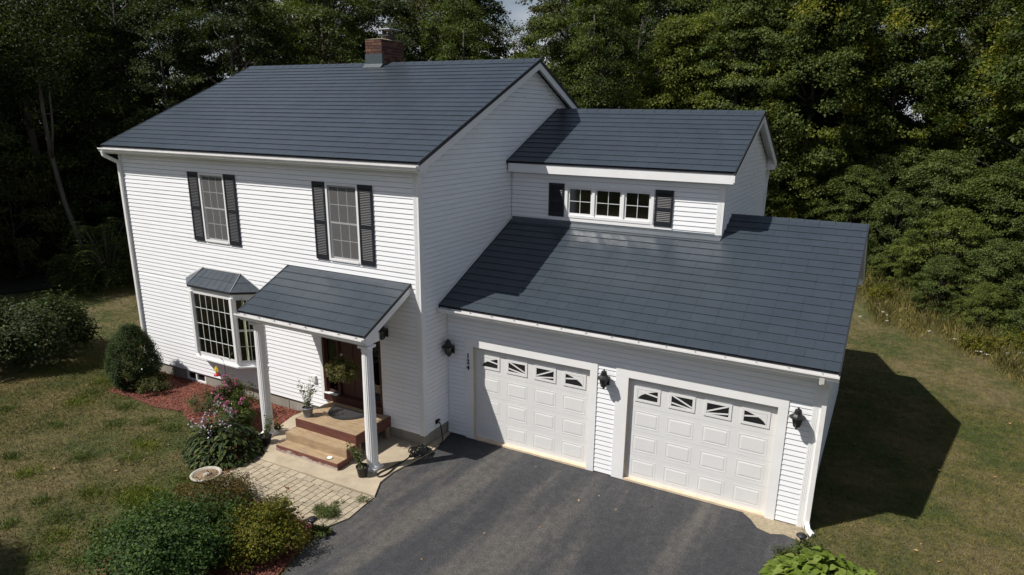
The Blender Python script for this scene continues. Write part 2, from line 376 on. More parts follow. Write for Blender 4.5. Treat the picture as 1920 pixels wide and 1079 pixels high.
# ================================================================== GROUND
def ground():
    xs = np.concatenate([np.linspace(-300, -45, 12), np.linspace(-40, 45, 86), np.linspace(50, 300, 12)])
    ys = np.concatenate([np.linspace(-120, -20, 8), np.linspace(-16, 45, 62), np.linspace(50, 400, 14)])
    X, Y = np.meshgrid(xs, ys); Z = hz(X, Y)+0.03*np.sin(X*.7)*np.cos(Y*.6)*np.clip((np.abs(Y)-12)/10, 0, 1)
    V = np.stack([X, Y, Z], -1).reshape(-1, 3); n = len(xs); F = []
    for j in range(len(ys)-1):
        i = np.arange(n-1); F.append(np.stack([j*n+i, j*n+i+1, (j+1)*n+i+1, (j+1)*n+i], 1))
    o = np_mesh('ground', V, np.concatenate(F), M['lawn']); tag(o, kind='structure')
ground()
DRIVE = [(0.05, .9), (.22, .03), (.1, -1.16), (.11, -1.63), (.36, -2.1), (.44, -2.86), (.28, -3.35), (.36, -3.8), (.62, -4.6), (1.0, -6.5), (1.2, -12), (1.2, -40),
         (8.2, -40), (8.0, -8), (7.5, -2), (7.3, -.8), (7.36, -.1), (7.62, .3), (7.58, .7), (7.1, .92), (7.1, .95), (.05, .95)]
PAD = [(-3.62, 0.03), (-3.66, -.27), (-3.33, -1.58), (-3.28, -1.92), (-2.82, -2.14), (.36, -2.08), (.12, -1.63), (.09, -1.2), (.25, 0), (.06, .88), (0, .88), (0, .03)]
PAVE = [(-2.9, -2.84), (-2.85, -2.15), (.35, -2.10), (.42, -2.86), (.24, -3.32), (-.4, -3.3), (-2.7, -3.2)]
MULCH = [(-9.3, 0), (-9.2, -.9), (-8.9, -1.5), (-8.07, -1.48), (-6.94, -1.54), (-6.17, -1.38), (-5.64, -1.63), (-5.02, -1.7), (-4.6, -2.3), (-3.9, -2.9), (-3.3, -3.1), (-2.75, -2.95), (-2.82, -2.2), (-3.3, -1.95), (-3.36, -1.58), (-3.69, -.27), (-3.65, 0)]
MULCH2 = [(.24, -3.36), (-.4, -3.2), (-1.3, -3.15), (-2.3, -3.25), (-2.8, -3.9), (-2.6, -4.9), (-2.2, -5.6), (-1.7, -6.3), (-.2, -6.6), (.75, -6.2), (.55, -4.6), (.34, -3.9), (.26, -3.5)]
tag(MB().zprism(DRIVE, -.1, .014).build('driveway', M['asphalt']), kind='structure')
tag(MB().zprism(PAD, -.1, .05).build('concrete_pad', M['patio']), kind='structure')
tag(MB().zprism(MULCH, -.05, .03).build('mulch_bed', M['mulch']), kind='structure')
tag(MB().zprism(MULCH2, -.05, .025).build('mulch_bed', M['mulch']), kind='structure')
tag(MB().zprism(PAVE, -.05, .018).build('path_base', M['sandjoint']), kind='structure')
def clip_convex(poly, half):
    for (ax, ay, bx, by) in half:
        outp = []
        for i in range(len(poly)):
            p, q = poly[i], poly[(i+1) % len(poly)]
            dp = (bx-ax)*(p[1]-ay)-(by-ay)*(p[0]-ax); dq = (bx-ax)*(q[1]-ay)-(by-ay)*(q[0]-ax)
            if dp >= 0: outp.append(p)
            if (dp >= 0) != (dq >= 0):
                t = dp/(dp-dq); outp.append((p[0]+(q[0]-p[0])*t, p[1]+(q[1]-p[1])*t))
        poly = outp
        if len(poly) < 3: return []
    return poly
def pavers():
    b = MB(); hull = [(-2.9, -3.25), (.26, -3.34), (.43, -2.86), (.36, -2.1), (-2.85, -2.15)]
    half = [(*hull[i], *hull[(i+1) % 5]) for i in range(5)]
    def put(x0, x1, y0, y1):
        g = .008; p = clip_convex([(x0+g, y0+g), (x1-g, y0+g), (x1-g, y1-g), (x0+g, y1-g)], half)
        if len(p) > 2:
            z = .036+random.uniform(-.003, .003); b.zprism(p, .02, z)
    x = -2.95
    while x < .5: put(x, x+.235, -2.30, -2.12); x += .235
    x = -2.95; k = 0
    while x < .5:
        y = -2.30-(k % 3)*.05
        put(x, x+.155, y, -2.30) if k % 3 else None
        while y > -3.4:
            l = random.choice((.155, .155, .2)); put(x, x+.155, y-l, y); y -= l
        x += .155; k += 1
    tag(b.build('paver_path', M['paver']), kind='structure')
pavers()
tag(MB().zprism([(6.55, .9), (6.75, .72), (6.9, .5), (7.15, .42), (7.35, .52), (7.62, .45), (7.75, .6), (7.66, .92)], .0, .02).build('gravel_patch', M['sand']), kind='structure')
def chips(poly, n, name, z):
    a = np.array(poly); lo, hi = a.min(0), a.max(0); rng = RNG
    P = rng.uniform(lo, hi, (n, 2)); P = P[inpoly(P[:, 0], P[:, 1], poly)]; k = len(P)
    P3 = np.column_stack([P, z+rng.uniform(0, .02, k)])
    Dd = rng.normal(size=(k, 3)); Dd[:, 2] *= .25; N = np.tile([0, 0, 1.], (k, 1))+rng.normal(size=(k, 3))*.4
    V, F = leaves(P3, Dd, N, rng.uniform(.03, .07, k), rng.uniform(.012, .028, k), .1, .5)
    tag(np_mesh(name, V, F, M['chips']), 'shredded red bark mulch covering the planting bed', 'mulch', kind='stuff')
chips(MULCH, 30000, 'mulch_chips', .03); chips(MULCH2, 12000, 'mulch_chips', .025)

# grass blades
def grass():
    rng = np.random.default_rng(5)
    def area(x0, x1, y0, y1, dens):
        n = int((x1-x0)*(y1-y0)*dens); return np.column_stack([rng.uniform(x0, x1, n), rng.uniform(y0, y1, n)])
    P = np.concatenate([area(-12, 1, -8, 0, 1500), area(-21, -8, -6, 8, 600), area(7.3, 13.5, -3, 9, 1500), area(7.5, 16, 9, 16, 700)])
    keep = np.ones(len(P), bool)
    for poly in (DRIVE, PAD, PAVE, MULCH, MULCH2): keep &= ~inpoly(P[:, 0], P[:, 1], poly)
    keep &= ~((P[:, 0] > -W-.05) & (P[:, 0] < 0) & (P[:, 1] > -.0) & (P[:, 1] < D))
    keep &= ~((P[:, 0] > -.1) & (P[:, 0] < GX+.05) & (P[:, 1] > .9) & (P[:, 1] < GB))
    P = P[keep]; n = len(P)
    Z = hz(P[:, 0], P[:, 1])
    Dd = np.column_stack([rng.normal(0, .6, n), rng.normal(0, .6, n), rng.uniform(.35, 1.1, n)])
    N = rng.normal(size=(n, 3))
    V, F = leaves(np.column_stack([P, Z-.004]), Dd, N, rng.uniform(.03, .08, n), rng.uniform(.005, .011, n), .1, .4)
    tag(np_mesh('lawn_grass', V, F, M['blades']), 'short sunburnt lawn grass around the house', 'grass', kind='stuff')
    # coarse green clumps of crab grass in the dry lawn
    rng = np.random.default_rng(9)
    spots = [(-3.6, -4.1, .32), (-3.1, -4.0, .2), (-5.0, -3.4, .28), (-6.9, -2.6, .26), (-6.3, -2.1, .22), (-4.4, -4.6, .22), (-5.9, -3.9, .2), (-3.0, -4.5, .25), (-4.0, -5.3, .25),
             (-4.9, -5.2, .18), (-3.5, -5.7, .3), (-2.9, -5.3, .3), (-3.2, -6.1, .22), (-2.5, -5.9, .2), (-7.6, -1.9, .25), (-8.9, -2.3, .3), (-9.2, -1.8, .3), (-8.0, -3.3, .2), (-9.9, -3.4, .2),
             (-7.2, -4.6, .2), (-6.2, -4.8, .2), (-5.6, -2.1, .25), (-3.3, -3.4, .3), (-2.9, -4.0, .3), (-4.6, -5.9, .15), (-9.6, -1.2, .4)]
    A = []; B = []
    for i, (x, y, r) in enumerate(spots):
        n = int(1500*r); q = rng.normal(0, .62, (n, 2))*r*rng.uniform(.5, 1.3, (n, 1)); q[:, 0] *= 1.25
        (A if i % 5 else B).append(np.column_stack([x+q[:, 0], y+q[:, 1]]))
    B.append(np.column_stack([rng.normal(-5.35, .22, 500), rng.normal(-2.9, .12, 500)])); B.append(np.column_stack([rng.normal(-3.45, .3, 1100), rng.normal(-4.35, .14, 1100)]))
    for nm, L, mt, lb in (('crab_grass', A, 'weed', 'green crab grass clumps spreading in the dry lawn'), ('bright_grass', B, 'weed_bright', 'lime green tufts of fine grass in the dry lawn')):
        P = np.concatenate(L); n = len(P)
        Dd = np.column_stack([rng.normal(0, .8, n), rng.normal(0, .8, n), rng.uniform(.3, 1, n)])
        V, F = leaves(np.column_stack([P, np.zeros(n)]), Dd, rng.normal(size=(n, 3))*.5+[0, 0, 1], rng.uniform(.07, .15, n), rng.uniform(.008, .016, n), .1, .4)
        tag(np_mesh(nm, V, F, M[mt]), lb, 'grass', kind='stuff')
grass()

# ================================================================== HOUSE
H = empty('house', (0, 0, 0), 'white clapboard two storey house with slate blue roofs and attached double garage', 'house')
LAP = .1016; TW = .46
srng = random.Random(31)
def siding(b, fmap, intervals, z0, z1, cuts=(), lip=.018, zbase=None):
    """fmap(u, out, z)->xyz. intervals(z) -> list of (a,b) along the wall."""
    zb = z0 if zbase is None else zbase
    k0 = math.floor((z0-zb)/LAP); z = zb+k0*LAP
    while z < z1-1e-4:
        r0, r1 = z, z+LAP
        zs = sorted({max(r0, z0), min(r1, z1), *[c for c in cuts if max(r0, z0)+.003 < c < min(r1, z1)-.003]})
        for a, c in zip(zs[:-1], zs[1:]):
            if c-a < .002: continue
            ia, ic = intervals(a+1e-4), intervals(c-1e-4)
            if len(ia) != len(ic): ic = ia
            of = lambda zz: (lip*(1-.75*(zz-r0)/LAP)+.002) if zz-r0 <= LAP*.86+1e-5 else .002-.011*((zz-r0)/LAP-.86)/.14
            zk = r0+LAP*.86; segs = [(a, c)] if not (a+.002 < zk < c-.002) else [(a, zk), (zk, c)]
            seamed = []
            for (p, q), (r, s) in zip(ia, ic):
                if q-p > 2.6 and s-r > 2.6 and len(segs) and srng.random() < .75:
                    u = srng.uniform(max(p, r)+.6, min(q, s)-.6); seamed += [((p, u), (r, u), .0), ((u+.001, q), (u+.001, s), .0022)]
                else: seamed.append(((p, q), (r, s), 0.))
            for (p, q), (r, s), ex in seamed:
                for (za, zc) in segs:
                    ta, tc = (za-a)/(c-a), (zc-a)/(c-a); L = lambda u, v, t: u+(v-u)*t
                    oa, oc = (of(za) if za < zk+1e-6 and za != zk else .002)+ex, of(zc)+ex
                    if za == zk and len(segs) > 1: oa = lip*.25+ex
                    b.quad(fmap(L(p, r, ta), oa, za), fmap(L(q, s, ta), oa, za), fmap(L(q, s, tc), oc, zc), fmap(L(p, r, tc), oc, zc))
                if abs(a-r0) < 1e-4: b.quad(fmap(p, -.02, a), fmap(q, -.02, a), fmap(q, of(a)+ex, a), fmap(p, of(a)+ex, a))
        z += LAP
def sub(iv, holes, z):
    out = list(iv)
    for (a, b, c, d) in holes:
        if c < z < d:
            nx = []
            for p, q in out:
                if b <= p or a >= q: nx.append((p, q)); continue
                if a > p: nx.append((p, a))
                if b < q: nx.append((b, q))
            out = nx
    return out
WIN1 = (-6.45, -5.56, 3.95, 5.60); WIN2 = (-2.41, -1.51, 3.93, 5.60)
DOOR = (-2.83, -1.11, .575, 2.85); BAYW = (-7.22, -4.82, 1.12, 2.86)
front_holes = [WIN1, WIN2, DOOR, BAYW]
b = MB()
fm = lambda u, o, z: (u, -o, z)
siding(b, fm, lambda z: sub([(-W+.1, -.11)], front_holes, z), ZF, ZE-.16, cuts=[h[i] for h in front_holes for i in (2, 3)])
b.build('front_siding', M['siding'], H)
b = MB()
fm = lambda u, o, z: (o, u, z)
def gab(y0, y1, yr, ze_at_wall, pitch):
    def f(z):
        t = max(0, (z-ze_at_wall)/pitch); return [(y0+t, y1-t)] if y0+t < y1-t else []
    return f
zw = ZE+PM*OE-.07
siding(b, fm, gab(.11, D-.11, YR, zw, PM), ZF, zw+PM*YR-.03, cuts=[zw])
b.build('side_siding', M['siding'], H)
b = MB()   # plain far walls
fmL = lambda u, o, z: (-W-o, u, z)
siding(b, fmL, gab(.0, D, YR, zw, PM), ZF, zw+PM*YR-.03, cuts=[zw]); b.build('side_siding', M['siding'], H)
b = MB(); siding(b, lambda u, o, z: (u, D+o, z), lambda z: [(-W, 0)], ZF, ZE-.16); b.build('rear_siding', M['siding'], H)
# garage siding
D1 = (.68, 3.42, -1, 2.20); D2 = (4.22, 6.96, -1, 2.20)
b = MB(); siding(b, lambda u, o, z: (u, GY-o, z), lambda z: sub([(.03, GX-.12)], [D1, D2], z), .04, GZE-.14, cuts=[2.2]); b.build('garage_siding', M['siding'], H)
b = MB(); zg = GZE+PG*GO-.07
siding(b, lambda u, o, z: (GX+o, u, z), gab(GY+.1, GB-.05, GYR, zg, PG), .04, zg+PG*(GYR-GY)-.03, cuts=[zg]); b.build('garage_siding', M['siding'], H)
b = MB(); siding(b, lambda u, o, z: (u, GB+o, z), lambda z: [(0, GX)], .04, GZE-.14); b.build('garage_siding', M['siding'], H)
# dormer siding
DW = [(1.50, 2.06, 4.83, 5.44), (2.20, 2.78, 4.83, 5.44), (2.92, 3.52, 4.83, 5.44)]
zdw = GZE+PG*(DY-GY+GO)
b = MB(); siding(b, lambda u, o, z: (u, DY-o, z), lambda z: sub([(.03, DX-.12)], [(1.45, 3.60, 4.74, 5.5)], z), zdw+.02, DZE-.2, cuts=[4.74, 5.5]); b.build('dormer_siding', M['siding'], H)
b = MB(); zd = DZE+PD*DO-.07
def dorm(z):
    # lower bound: the garage roof (front slope rises to GYR, then falls); upper: the gable
    zr = z-GZE; lo = []
    if z < GZR:
        yf = GY-GO+zr/PG; yb = 2*GYR-yf
        lo = [(DY+.11, min(yf, DB-.1))] if yf > DY+.11 else []
        lo = lo+([(max(yb, DY+.11), DB-.1)] if yb < DB-.1 else [])
        return lo
    t = max(0, (z-zd)/PD); return [(DY+.11+t*.98, DB-.1-t*.98)] if DY+.11+t < DB-.1-t else []
siding(b, lambda u, o, z: (DX+o, u, z), dorm, 3.2, zd+PD*(DYR-DY)-.03, cuts=[zd, GZR-.001]); b.build('dormer_siding', M['siding'], H)
b = MB(); siding(b, lambda u, o, z: (u, DB+o, z), lambda z: [(0, DX)], 3.0, DZE-.2); b.build('dormer_siding', M['siding'], H)
# foundation
b = MB(); b.box(-W+.02, -.02, .02, D-.02, -.3, .022); b.box(-W+.02, -7.92, .02, .3, .022, ZF+.01); b.box(-7.15, -.02, .02, .3, .022, ZF+.01)
b.box(-.3, -.02, .3, D-.02, .022, ZF+.01); b.box(-W+.02, -W+.3, .3, D-.02, .022, ZF+.01)
b.build('foundation', M['concrete'], H)
b = MB()
for x in (-8.4, -6.55, -5.35, -4.1, -3.25): MB().box(x, x+.012, .012, .021, 0, ZF).build('foundation_seam', M['mortar'], H)
MB().box(.02, GX-.02, GY+.02, GB-.02, -.3, .05).build('garage_slab', M['concrete'], H)
MB().xprism([(GY+.13, .06), (GY+.13, GZE+PG*(GO+.13)-.06), (GYR, GZR-.06), (GB-.03, GZE+PG*(GO+.03)-.06), (GB-.03, .06)], .05, GX-.01).build('garage_light_block', M['room'], H)  # solid core added behind the garage siding to stop sunlight leaking through
# basement window
f = MB()
f.box(-7.92, -7.15, .03, .09, .26, .31); f.box(-7.92, -7.15, .03, .09, .03, .07); f.box(-7.92, -7.87, .03, .09, .07, .26); f.box(-7.2, -7.15, .03, .09, .07, .26); f.box(-7.555, -7.515, .03, .09, .07, .26)
bw = f.build('basement_window', M['trim'], H); MB().box(-7.87, -7.2, .065, .075, .07, .26).build('pane', M['glass_dark'], bw)
# corner boards
def corner_post(x, y, z0, z1, sx, sy, w=.11, t=.022):
    b = MB(); xs = sorted((x+sx*t, x-sx*w)); ys = sorted((y+sy*t, y-sy*w))
    b.box(xs[0], xs[1], *sorted((y+sy*t, y)), z0, z1); b.box(*sorted((x+sx*t, x)), *sorted((y, y-sy*w)), z0, z1)
    for k in (.3, .52, .74):   # fluting lines
        b.box(*sorted((x-sx*(w*k), x-sx*(w*k+.008))), *sorted((y+sy*t, y+sy*(t+.004))), z0+.01, z1-.01)
    return b.build('corner_board', M['trim'], H)
corner_post(0, 0, ZF-.02, ZE-.17, 1, -1); corner_post(-W, 0, ZF-.02, ZE-.17, -1, -1, .09)
corner_post(GX, GY, 0.02, GZE-.15, 1, -1, .12); corner_post(DX, DY, zdw-.02, DZE-.2, 1, -1, .12); corner_post(DX, DB, 4.0, DZE-.2, 1, 1, .09)
corner_post(0, D, ZF, ZE-.17, 1, 1, .09)
b = MB(); b.box(.004, .03, GY-.035, GY-.005, .05, GZE-.1); b.build('corner_trim', M['trim_gray'], H)

# ---------------- roofs
def gable_roof(x0, x1, ye, ze, yr, zr, rows, yback, gut=True, rake_w=.18, fascia=.15, back=True, name='roof', left_cut=0):
    """tiles on both slopes + dark edge + white soffit body"""
    p = (zr-ze)/(yr-ye); L = math.hypot(zr-ze, yr-ye); sl = Vector((0, yr-ye, zr-ze))/L
    root = MB()
    # deck: thin dark slab following both slopes
    e = .03
    zb = zr-p*(yback-yr)
    root.xprism([(ye+.015, ze-.012), (yr, zr-.012), (yback-.015, zb-.012), (yback-.015, zb-e-.012), (yr, zr-e-.012), (ye+.015, ze-e-.012)], x0+.012, x1-.012)
    ro = root.build(name, M['roof_edge'], H)
    for sgn in ((1, -1) if back else (1,)):
        b = MB(); s2 = Vector((0, sl.y*sgn, sl.z)); nrm = Vector((0, -sl.z*sgn, sl.y))
        E0 = Vector((0, ye if sgn > 0 else yback, ze)); h = L/rows
        for r in range(rows):
            off = random.choice((0, .5, .25, .75))*TW
            x = x0-off
            while x < x1-1e-4:
                a, c = max(x, x0), min(x+TW, x1)
                x += TW
                if c-a < .01: continue
                a += .0018 if a > x0 else 0; c -= .0018 if c < x1 else 0
                j = random.uniform(-.0012, .0012)
                lo = E0+s2*(r*h); hi = E0+s2*((r+1)*h+.02 if r < rows-1 else (r+1)*h)
                A, B2 = .017+j, .0035
                P = [lo+nrm*A, lo+nrm*(A-.007), lo+s2*.03+nrm*(A-.008), hi+nrm*B2]
                v = [(a, q.y, q.z) for q in P]+[(c, q.y, q.z) for q in P]
                b.add(v, [(3, 0, 4, 7), (0, 1, 5, 4), (1, 2, 6, 5), (0, 3, 2, 1), (4, 5, 6, 7)])
            # sheet under the gaps
            b.quad(*[(xx, q.y, q.z) for xx, q in ((x0, E0+s2*(r*h+.03)+nrm*.0), (x1, E0+s2*(r*h+.03)+nrm*.0), (x1, E0+s2*((r+1)*h)+nrm*.0), (x0, E0+s2*((r+1)*h)+nrm*.0))])
        b.build('roof_tiles', M['roof'], ro)
    # ridge caps
    b = MB(); x = x0
    while x < x1-.02:
        c = min(x+.30, x1)
        b.extrude([(-.11, -.11*p+.012), (0, .03), (.11, -.11*p+.012), (.11, -.11*p+.002), (0, .018), (-.11, -.11*p+.002)], lambda q, z, t, s=(x+c)/2: (t, yr+q, zr+z+(.006 if t > s else .0)), x, c-.006)
        x += .30
    b.build('ridge_cap', M['roof'], ro)
    # drip edge on the rakes
    for xx in (x0, x1):
        b = MB()
        a, c = (xx-.004, xx+.022) if xx == x0 else (xx-.022, xx+.004)
        for (ya, za, yb2, zb2) in ((ye, ze, yr, zr), (yback, zb, yr, zr)):
            b.xprism([(ya, za+.02), (yb2, zb2+.02), (yb2, zb2-.06), (ya, za-.06)], a, c)
        b.build('drip_edge', M['roof_edge'], ro)
    # rake boards + soffit
    t = .022; tp = -.0425
    for xx, s in ((x0, 1), (x1, -1)):
        b = MB()
        a = xx+s*.012; c = a+s*t
        b.xprism([(ye+.03, ze+tp), (yr, zr+tp), (yr, zr+tp-rake_w), (ye+.03, ze+tp-rake_w)], min(a, c), max(a, c))
        b.xprism([(yback-.03, zb+tp), (yr, zr+tp), (yr, zr+tp-rake_w), (yback-.03, zb+tp-rake_w)], min(a, c), max(a, c))
        b.build('rake_board', M['trim'], ro)
    return ro, zb
def rake_soffit(xa, xb, ye, ze, yr, zr, yback, ro):
    b = MB(); zb = zr-(zr-ze)/(yr-ye)*(yback-yr); t = -.0425
    b.xprism([(ye+.04, ze+t), (yr, zr+t), (yback-.04, zb+t), (yback-.04, zb+t-.02), (yr, zr+t-.02), (ye+.04, ze+t-.02)], xa, xb)
    b.build('rake_soffit', M['trim_gray'], ro)
def eave_box(x0, x1, ywall, ye, ze, p, fh, ro, sgn=1, name='eave_soffit'):
    """boxed eave: vertical fascia + horizontal soffit back to the wall (x0..x1)"""
    b = MB(); y0 = ye+sgn*.03; dz = p*abs(ywall-y0)
    b.xprism([(y0, ze+.013-.055), (ywall, ze+.013+dz-.06), (ywall, ze-fh), (y0, ze-fh)], x0, x1)
    return b.build(name, M['trim'], ro)
YBM = 2*YR+OE
r1, _ = gable_roof(-W-RK, RK, -OE, ZE, YR, ZR, 23, YBM, rake_w=.17)
rake_soffit(-W-RK+.036, -W, -OE, ZE, YR, ZR, YBM, r1); rake_soffit(.02, RK-.036, -OE, ZE, YR, ZR, YBM, r1)
eave_box(-W-RK+.036, RK-.036, -.0, -OE, ZE, PM, .2, r1); eave_box(-W-RK+.036, RK-.036, D, YBM, ZE, PM, .2, r1, -1)
YBG = 2*GYR-GY+GO
r2, _ = gable_roof(.022, GX+GRK, GY-GO, GZE, GYR, GZR, 19, YBG, rake_w=.15)
rake_soffit(GX+.02, GX+GRK-.036, GY-GO, GZE, GYR, GZR, YBG, r2)
eave_box(.03, GX+GRK-.036, GY, GY-GO, GZE, PG, .17, r2); eave_box(.03, GX+GRK-.036, GB, YBG, GZE, PG, .17, r2, -1)
YBD = 2*DYR-DY+DO
r3, _ = gable_roof(.024, DX+DRK, DY-DO, DZE, DYR, DZR, 12, YBD, rake_w=.17)
rake_soffit(DX+.02, DX+DRK-.036, DY-DO, DZE, DYR, DZR, YBD, r3)
eave_box(.03, DX+DRK-.036, DY, DY-DO, DZE, PD, .24, r3); eave_box(.03, DX+DRK-.036, DB, YBD, DZE, PD, .24, r3, -1)
# step flashing where the roofs meet the side wall
def flash_strip(y0, z0, y1, z1, x=0.0185):
    b = MB(); b.xprism([(y0, z0+.0), (y1, z1+.0), (y1, z1+.075), (y0, z0+.075)], x-.0005, x+.006)
    return b.build('flashing', M['trim_gray'], H)
flash_strip(GY-GO, GZE+.02, DY-.02, zdw+.02); flash_strip(DY-DO+.01, DZE+.02, DYR, DZR+.02)
b = MB(); b.xprism([(DY-.12, zdw-.12*PG+.022), (DY-.005, zdw+.026), (DY-.005, zdw+.09), (DY-.02, zdw+.09), (DY-.03, zdw+.035), (DY-.12, zdw-.12*PG+.026)], .05, DX+.02)
b.build('flashing', M['flash'], H)

# ---------------- gutters
def gutter(x0, x1, yb, zt, name='gutter', n_h=12, depth=.12):
    b = MB(); prof = [(yb-.004, zt), (yb-.004, zt-.09), (yb-depth*.72, zt-.09), (yb-depth*.8, zt-.05), (yb-depth, zt-.03), (yb-depth, zt), (yb-depth+.016, zt), (yb-depth+.016, zt-.005), (yb-depth+.004, zt-.006), (yb-depth+.004, zt-.026), (yb-depth*.8+.006, zt-.046), (yb-depth*.72+.003, zt-.085), (yb-.01, zt-.085), (yb-.01, zt)]
    b.xprism(prof, x0, x1)
    for xx in (x0, x1-.004): b.xprism([(yb-.004, zt-.003), (yb-.004, zt-.09), (yb-depth*.72, zt-.09), (yb-depth*.8, zt-.05), (yb-depth+.001, zt-.03), (yb-depth+.001, zt-.003)], xx, xx+.004)
    g = b.build(name, M['gutter'], H)
    MB().quad((x0+.01, yb-.012, zt-.079), (x1-.01, yb-.012, zt-.079), (x1-.01, yb-depth*.72+.006, zt-.079), (x0+.01, yb-depth*.72+.006, zt-.079)).build('gutter_floor', M['gutter_in'], g)
    if n_h:
        for i in range(n_h):
            h = MB(); x = x0+(i+.5)*(x1-x0)/n_h; h.box(x-.012, x+.012, yb-depth+.012, yb-.008, zt-.012, zt-.006); h.box(x-.02, x+.0, yb-.03, yb-.008, zt-.02, zt+.006); h.build('hanger', M['metal_cap'], g)
    return g
gutter(-W-RK-.02, RK-.01, -OE+.028, ZE-.058, n_h=0)
gutter(.03, GX+GRK-.0, GY-GO+.028, GZE-.05, n_h=15)
# downspouts
def spout(pts, name='downspout', w=.038, d=.028):
    b = MB(); pts = [Vector(p) for p in pts]
    for i in range(len(pts)-1):
        a, c = pts[i], pts[i+1]; dd = (c-a).normalized(); u = dd.cross(Vector((0, 1, 0)))
        u = Vector((1, 0, 0)) if u.length < .2 else u.normalized()
        v = dd.cross(u).normalized(); b.obox((a+c)/2, u, v, dd, w, d, (c-a).length/2+.012)
    return b.build(name, M['gutter'], H)
spout([(-W-.17, -OE-.05, ZE-.15), (-W-.17, -OE-.03, ZE-.24), (-W+.02, -.06, ZE-.42), (-W+.02, -.06, .15), (-W-.02, -.25, .05)])
spout([(GX-.02, GY-GO-.04, GZE-.13), (GX-.02, GY-GO-.02, GZE-.21), (GX+.055, GY-.032, GZE-.38), (GX+.055, GY-.032, .16), (GX+.1, GY-.14, .07), (GX+.17, GY-.22, .05)])
spout([(DX+.05, YBD-.06, DZE-.2), (DX+.05, DB+.05, DZE-.55), (DX+.05, DB+.05, 4.3)])

# ---------------- windows
def add_shutter(x0, x1, z0, z1, y):
    st = .045; b = MB(); t = .03; yo = y-.018
    b.box(x0, x0+st, yo-t, yo, z0, z1); b.box(x1-st, x1, yo-t, yo, z0, z1)
    zm = (z0+z1)/2-.03
    for a, c in ((z0, z0+.1), (zm-.03, zm+.04), (z1-.07, z1)): b.box(x0+st, x1-st, yo-t+.002, yo-.002, a, c)
    b.box(x0+st, x1-st, yo-.006, yo-.001, z0+.1, z1-.07)
    s = b.build('shutter', M['shutter'], H)
    l = MB()
    for a, c in ((z0+.1, zm-.03), (zm+.04, z1-.07)):
        n = max(1, int((c-a)/.034)); h = (c-a)/n
        for i in range(n):
            zz = a+i*h; l.xprism([(yo-.026, zz+.004), (yo-.026, zz+.010), (yo-.006, zz+h+.002), (yo-.006, zz+h-.006)], x0+st, x1-st)
    l.build('louvres', M['shutter'], s)
def room(x0, x1, z0, z1, y, dep=.55, grow=.12):
    b = MB(); a, c, d, e = x0-grow, x1+grow, z0-grow, z1+grow; Y = y+dep
    b.quad((a, Y, d), (c, Y, d), (c, Y, e), (a, Y, e)); b.quad((a, y+.06, d), (a, Y, d), (a, Y, e), (a, y+.06, e)); b.quad((c, Y, d), (c, y+.06, d), (c, y+.06, e), (c, Y, e))
    b.quad((a, y+.06, d), (c, y+.06, d), (c, Y, d), (a, Y, d)); b.quad((a, Y, e), (c, Y, e), (c, y+.06, e), (a, y+.06, e))
    return b
def muntins(b, x0, x1, z0, z1, y, nc, nr, w=.0065, t=.008):
    for i in range(1, nc): x = x0+(x1-x0)*i/nc; b.box(x-w, x+w, y-t, y, z0, z1)
    for i in range(1, nr): z = z0+(z1-z0)*i/nr; b.box(x0, x1, y-t-.001, y-.001, z-w, z+w)
def double_hung(x0, x1, z0, z1, y):
    b = MB(); c = .055; o = y-.035; inn = y+.05
    b.box(x0, x0+c, o, inn, z0, z1); b.box(x1-c, x1, o, inn, z0, z1); b.box(x0+c, x1-c, o+.002, inn, z1-c, z1); b.box(x0+c, x1-c, o-.01, inn, z0, z0+.045)
    wn = b.build('window', M['trim'], H)
    a0, a1, zl, zh = x0+c, x1-c, z0+.045, z1-c; zm = (zl+zh)/2
    s = MB(); sw = .032
    for (p, q, yy) in ((zm-.02, zh, y-.005), (zl, zm+.02, y+.02)):
        s.box(a0, a0+sw, yy, yy+.022, p, q); s.box(a1-sw, a1, yy, yy+.022, p, q); s.box(a0+sw, a1-sw, yy+.001, yy+.021, q-.035, q); s.box(a0+sw, a1-sw, yy+.001, yy+.021, p, p+.035)
    s.build('sash', M['trim_gray'], wn)
    g = MB(); g.box(a0+sw, a1-sw, y+.006, y+.010, zm+.015, zh-.035); g.build('pane', M['glass'], wn)
    g = MB(); g.box(a0+sw, a1-sw, y+.031, y+.035, zl+.035, zm-.015); g.build('pane', M['screen'], wn)
    m = MB(); muntins(m, a0+sw, a1-sw, zm+.015, zh-.035, y+.004, 3, 2); muntins(m, a0+sw, a1-sw, zl+.035, zm-.015, y+.029, 3, 2); m.build('muntins', M['muntin'], wn)
    MB().quad((a0, y-.018, zl), (a1, y-.018, zl), (a1, y-.018, zh), (a0, y-.018, zh)).build('insect_screen', M['mesh'], wn)
    room(a0, a1, zl, zh, y).build('room', M['room'], wn)
    return wn, (a0, a1, zl, zh, zm)
def blinds(wn, x0, x1, z0, z1, y, step=.032, mat='blind'):
    b = MB(); n = int((z1-z0)/step)
    for i in range(n):
        z = z0+i*step; b.xprism([(y, z), (y+.001, z+.001), (y+.016, z+step*.78), (y+.015, z+step*.78-.001)], x0, x1)
    b.build('blind', M[mat], wn)
for wd in (WIN1, WIN2):
    wn, (a0, a1, zl, zh, zm) = double_hung(*wd, 0.0)
    blinds(wn, a0, a1, zl if wd is WIN2 else zm-.35, zh, .085)
    if wd is WIN1: MB().box(a0+.1, a1-.15, .16, .2, zm+.02, zm+.24).build('potted_greenery', M['lf_mid'], wn)
for a, c in ((-6.825, -6.455), (-5.555, -5.185)): add_shutter(a, c, 3.945, 5.60, 0)
for a, c in ((-2.77, -2.415), (-1.505, -1.13)): add_shutter(a, c, 3.93, 5.60, 0)
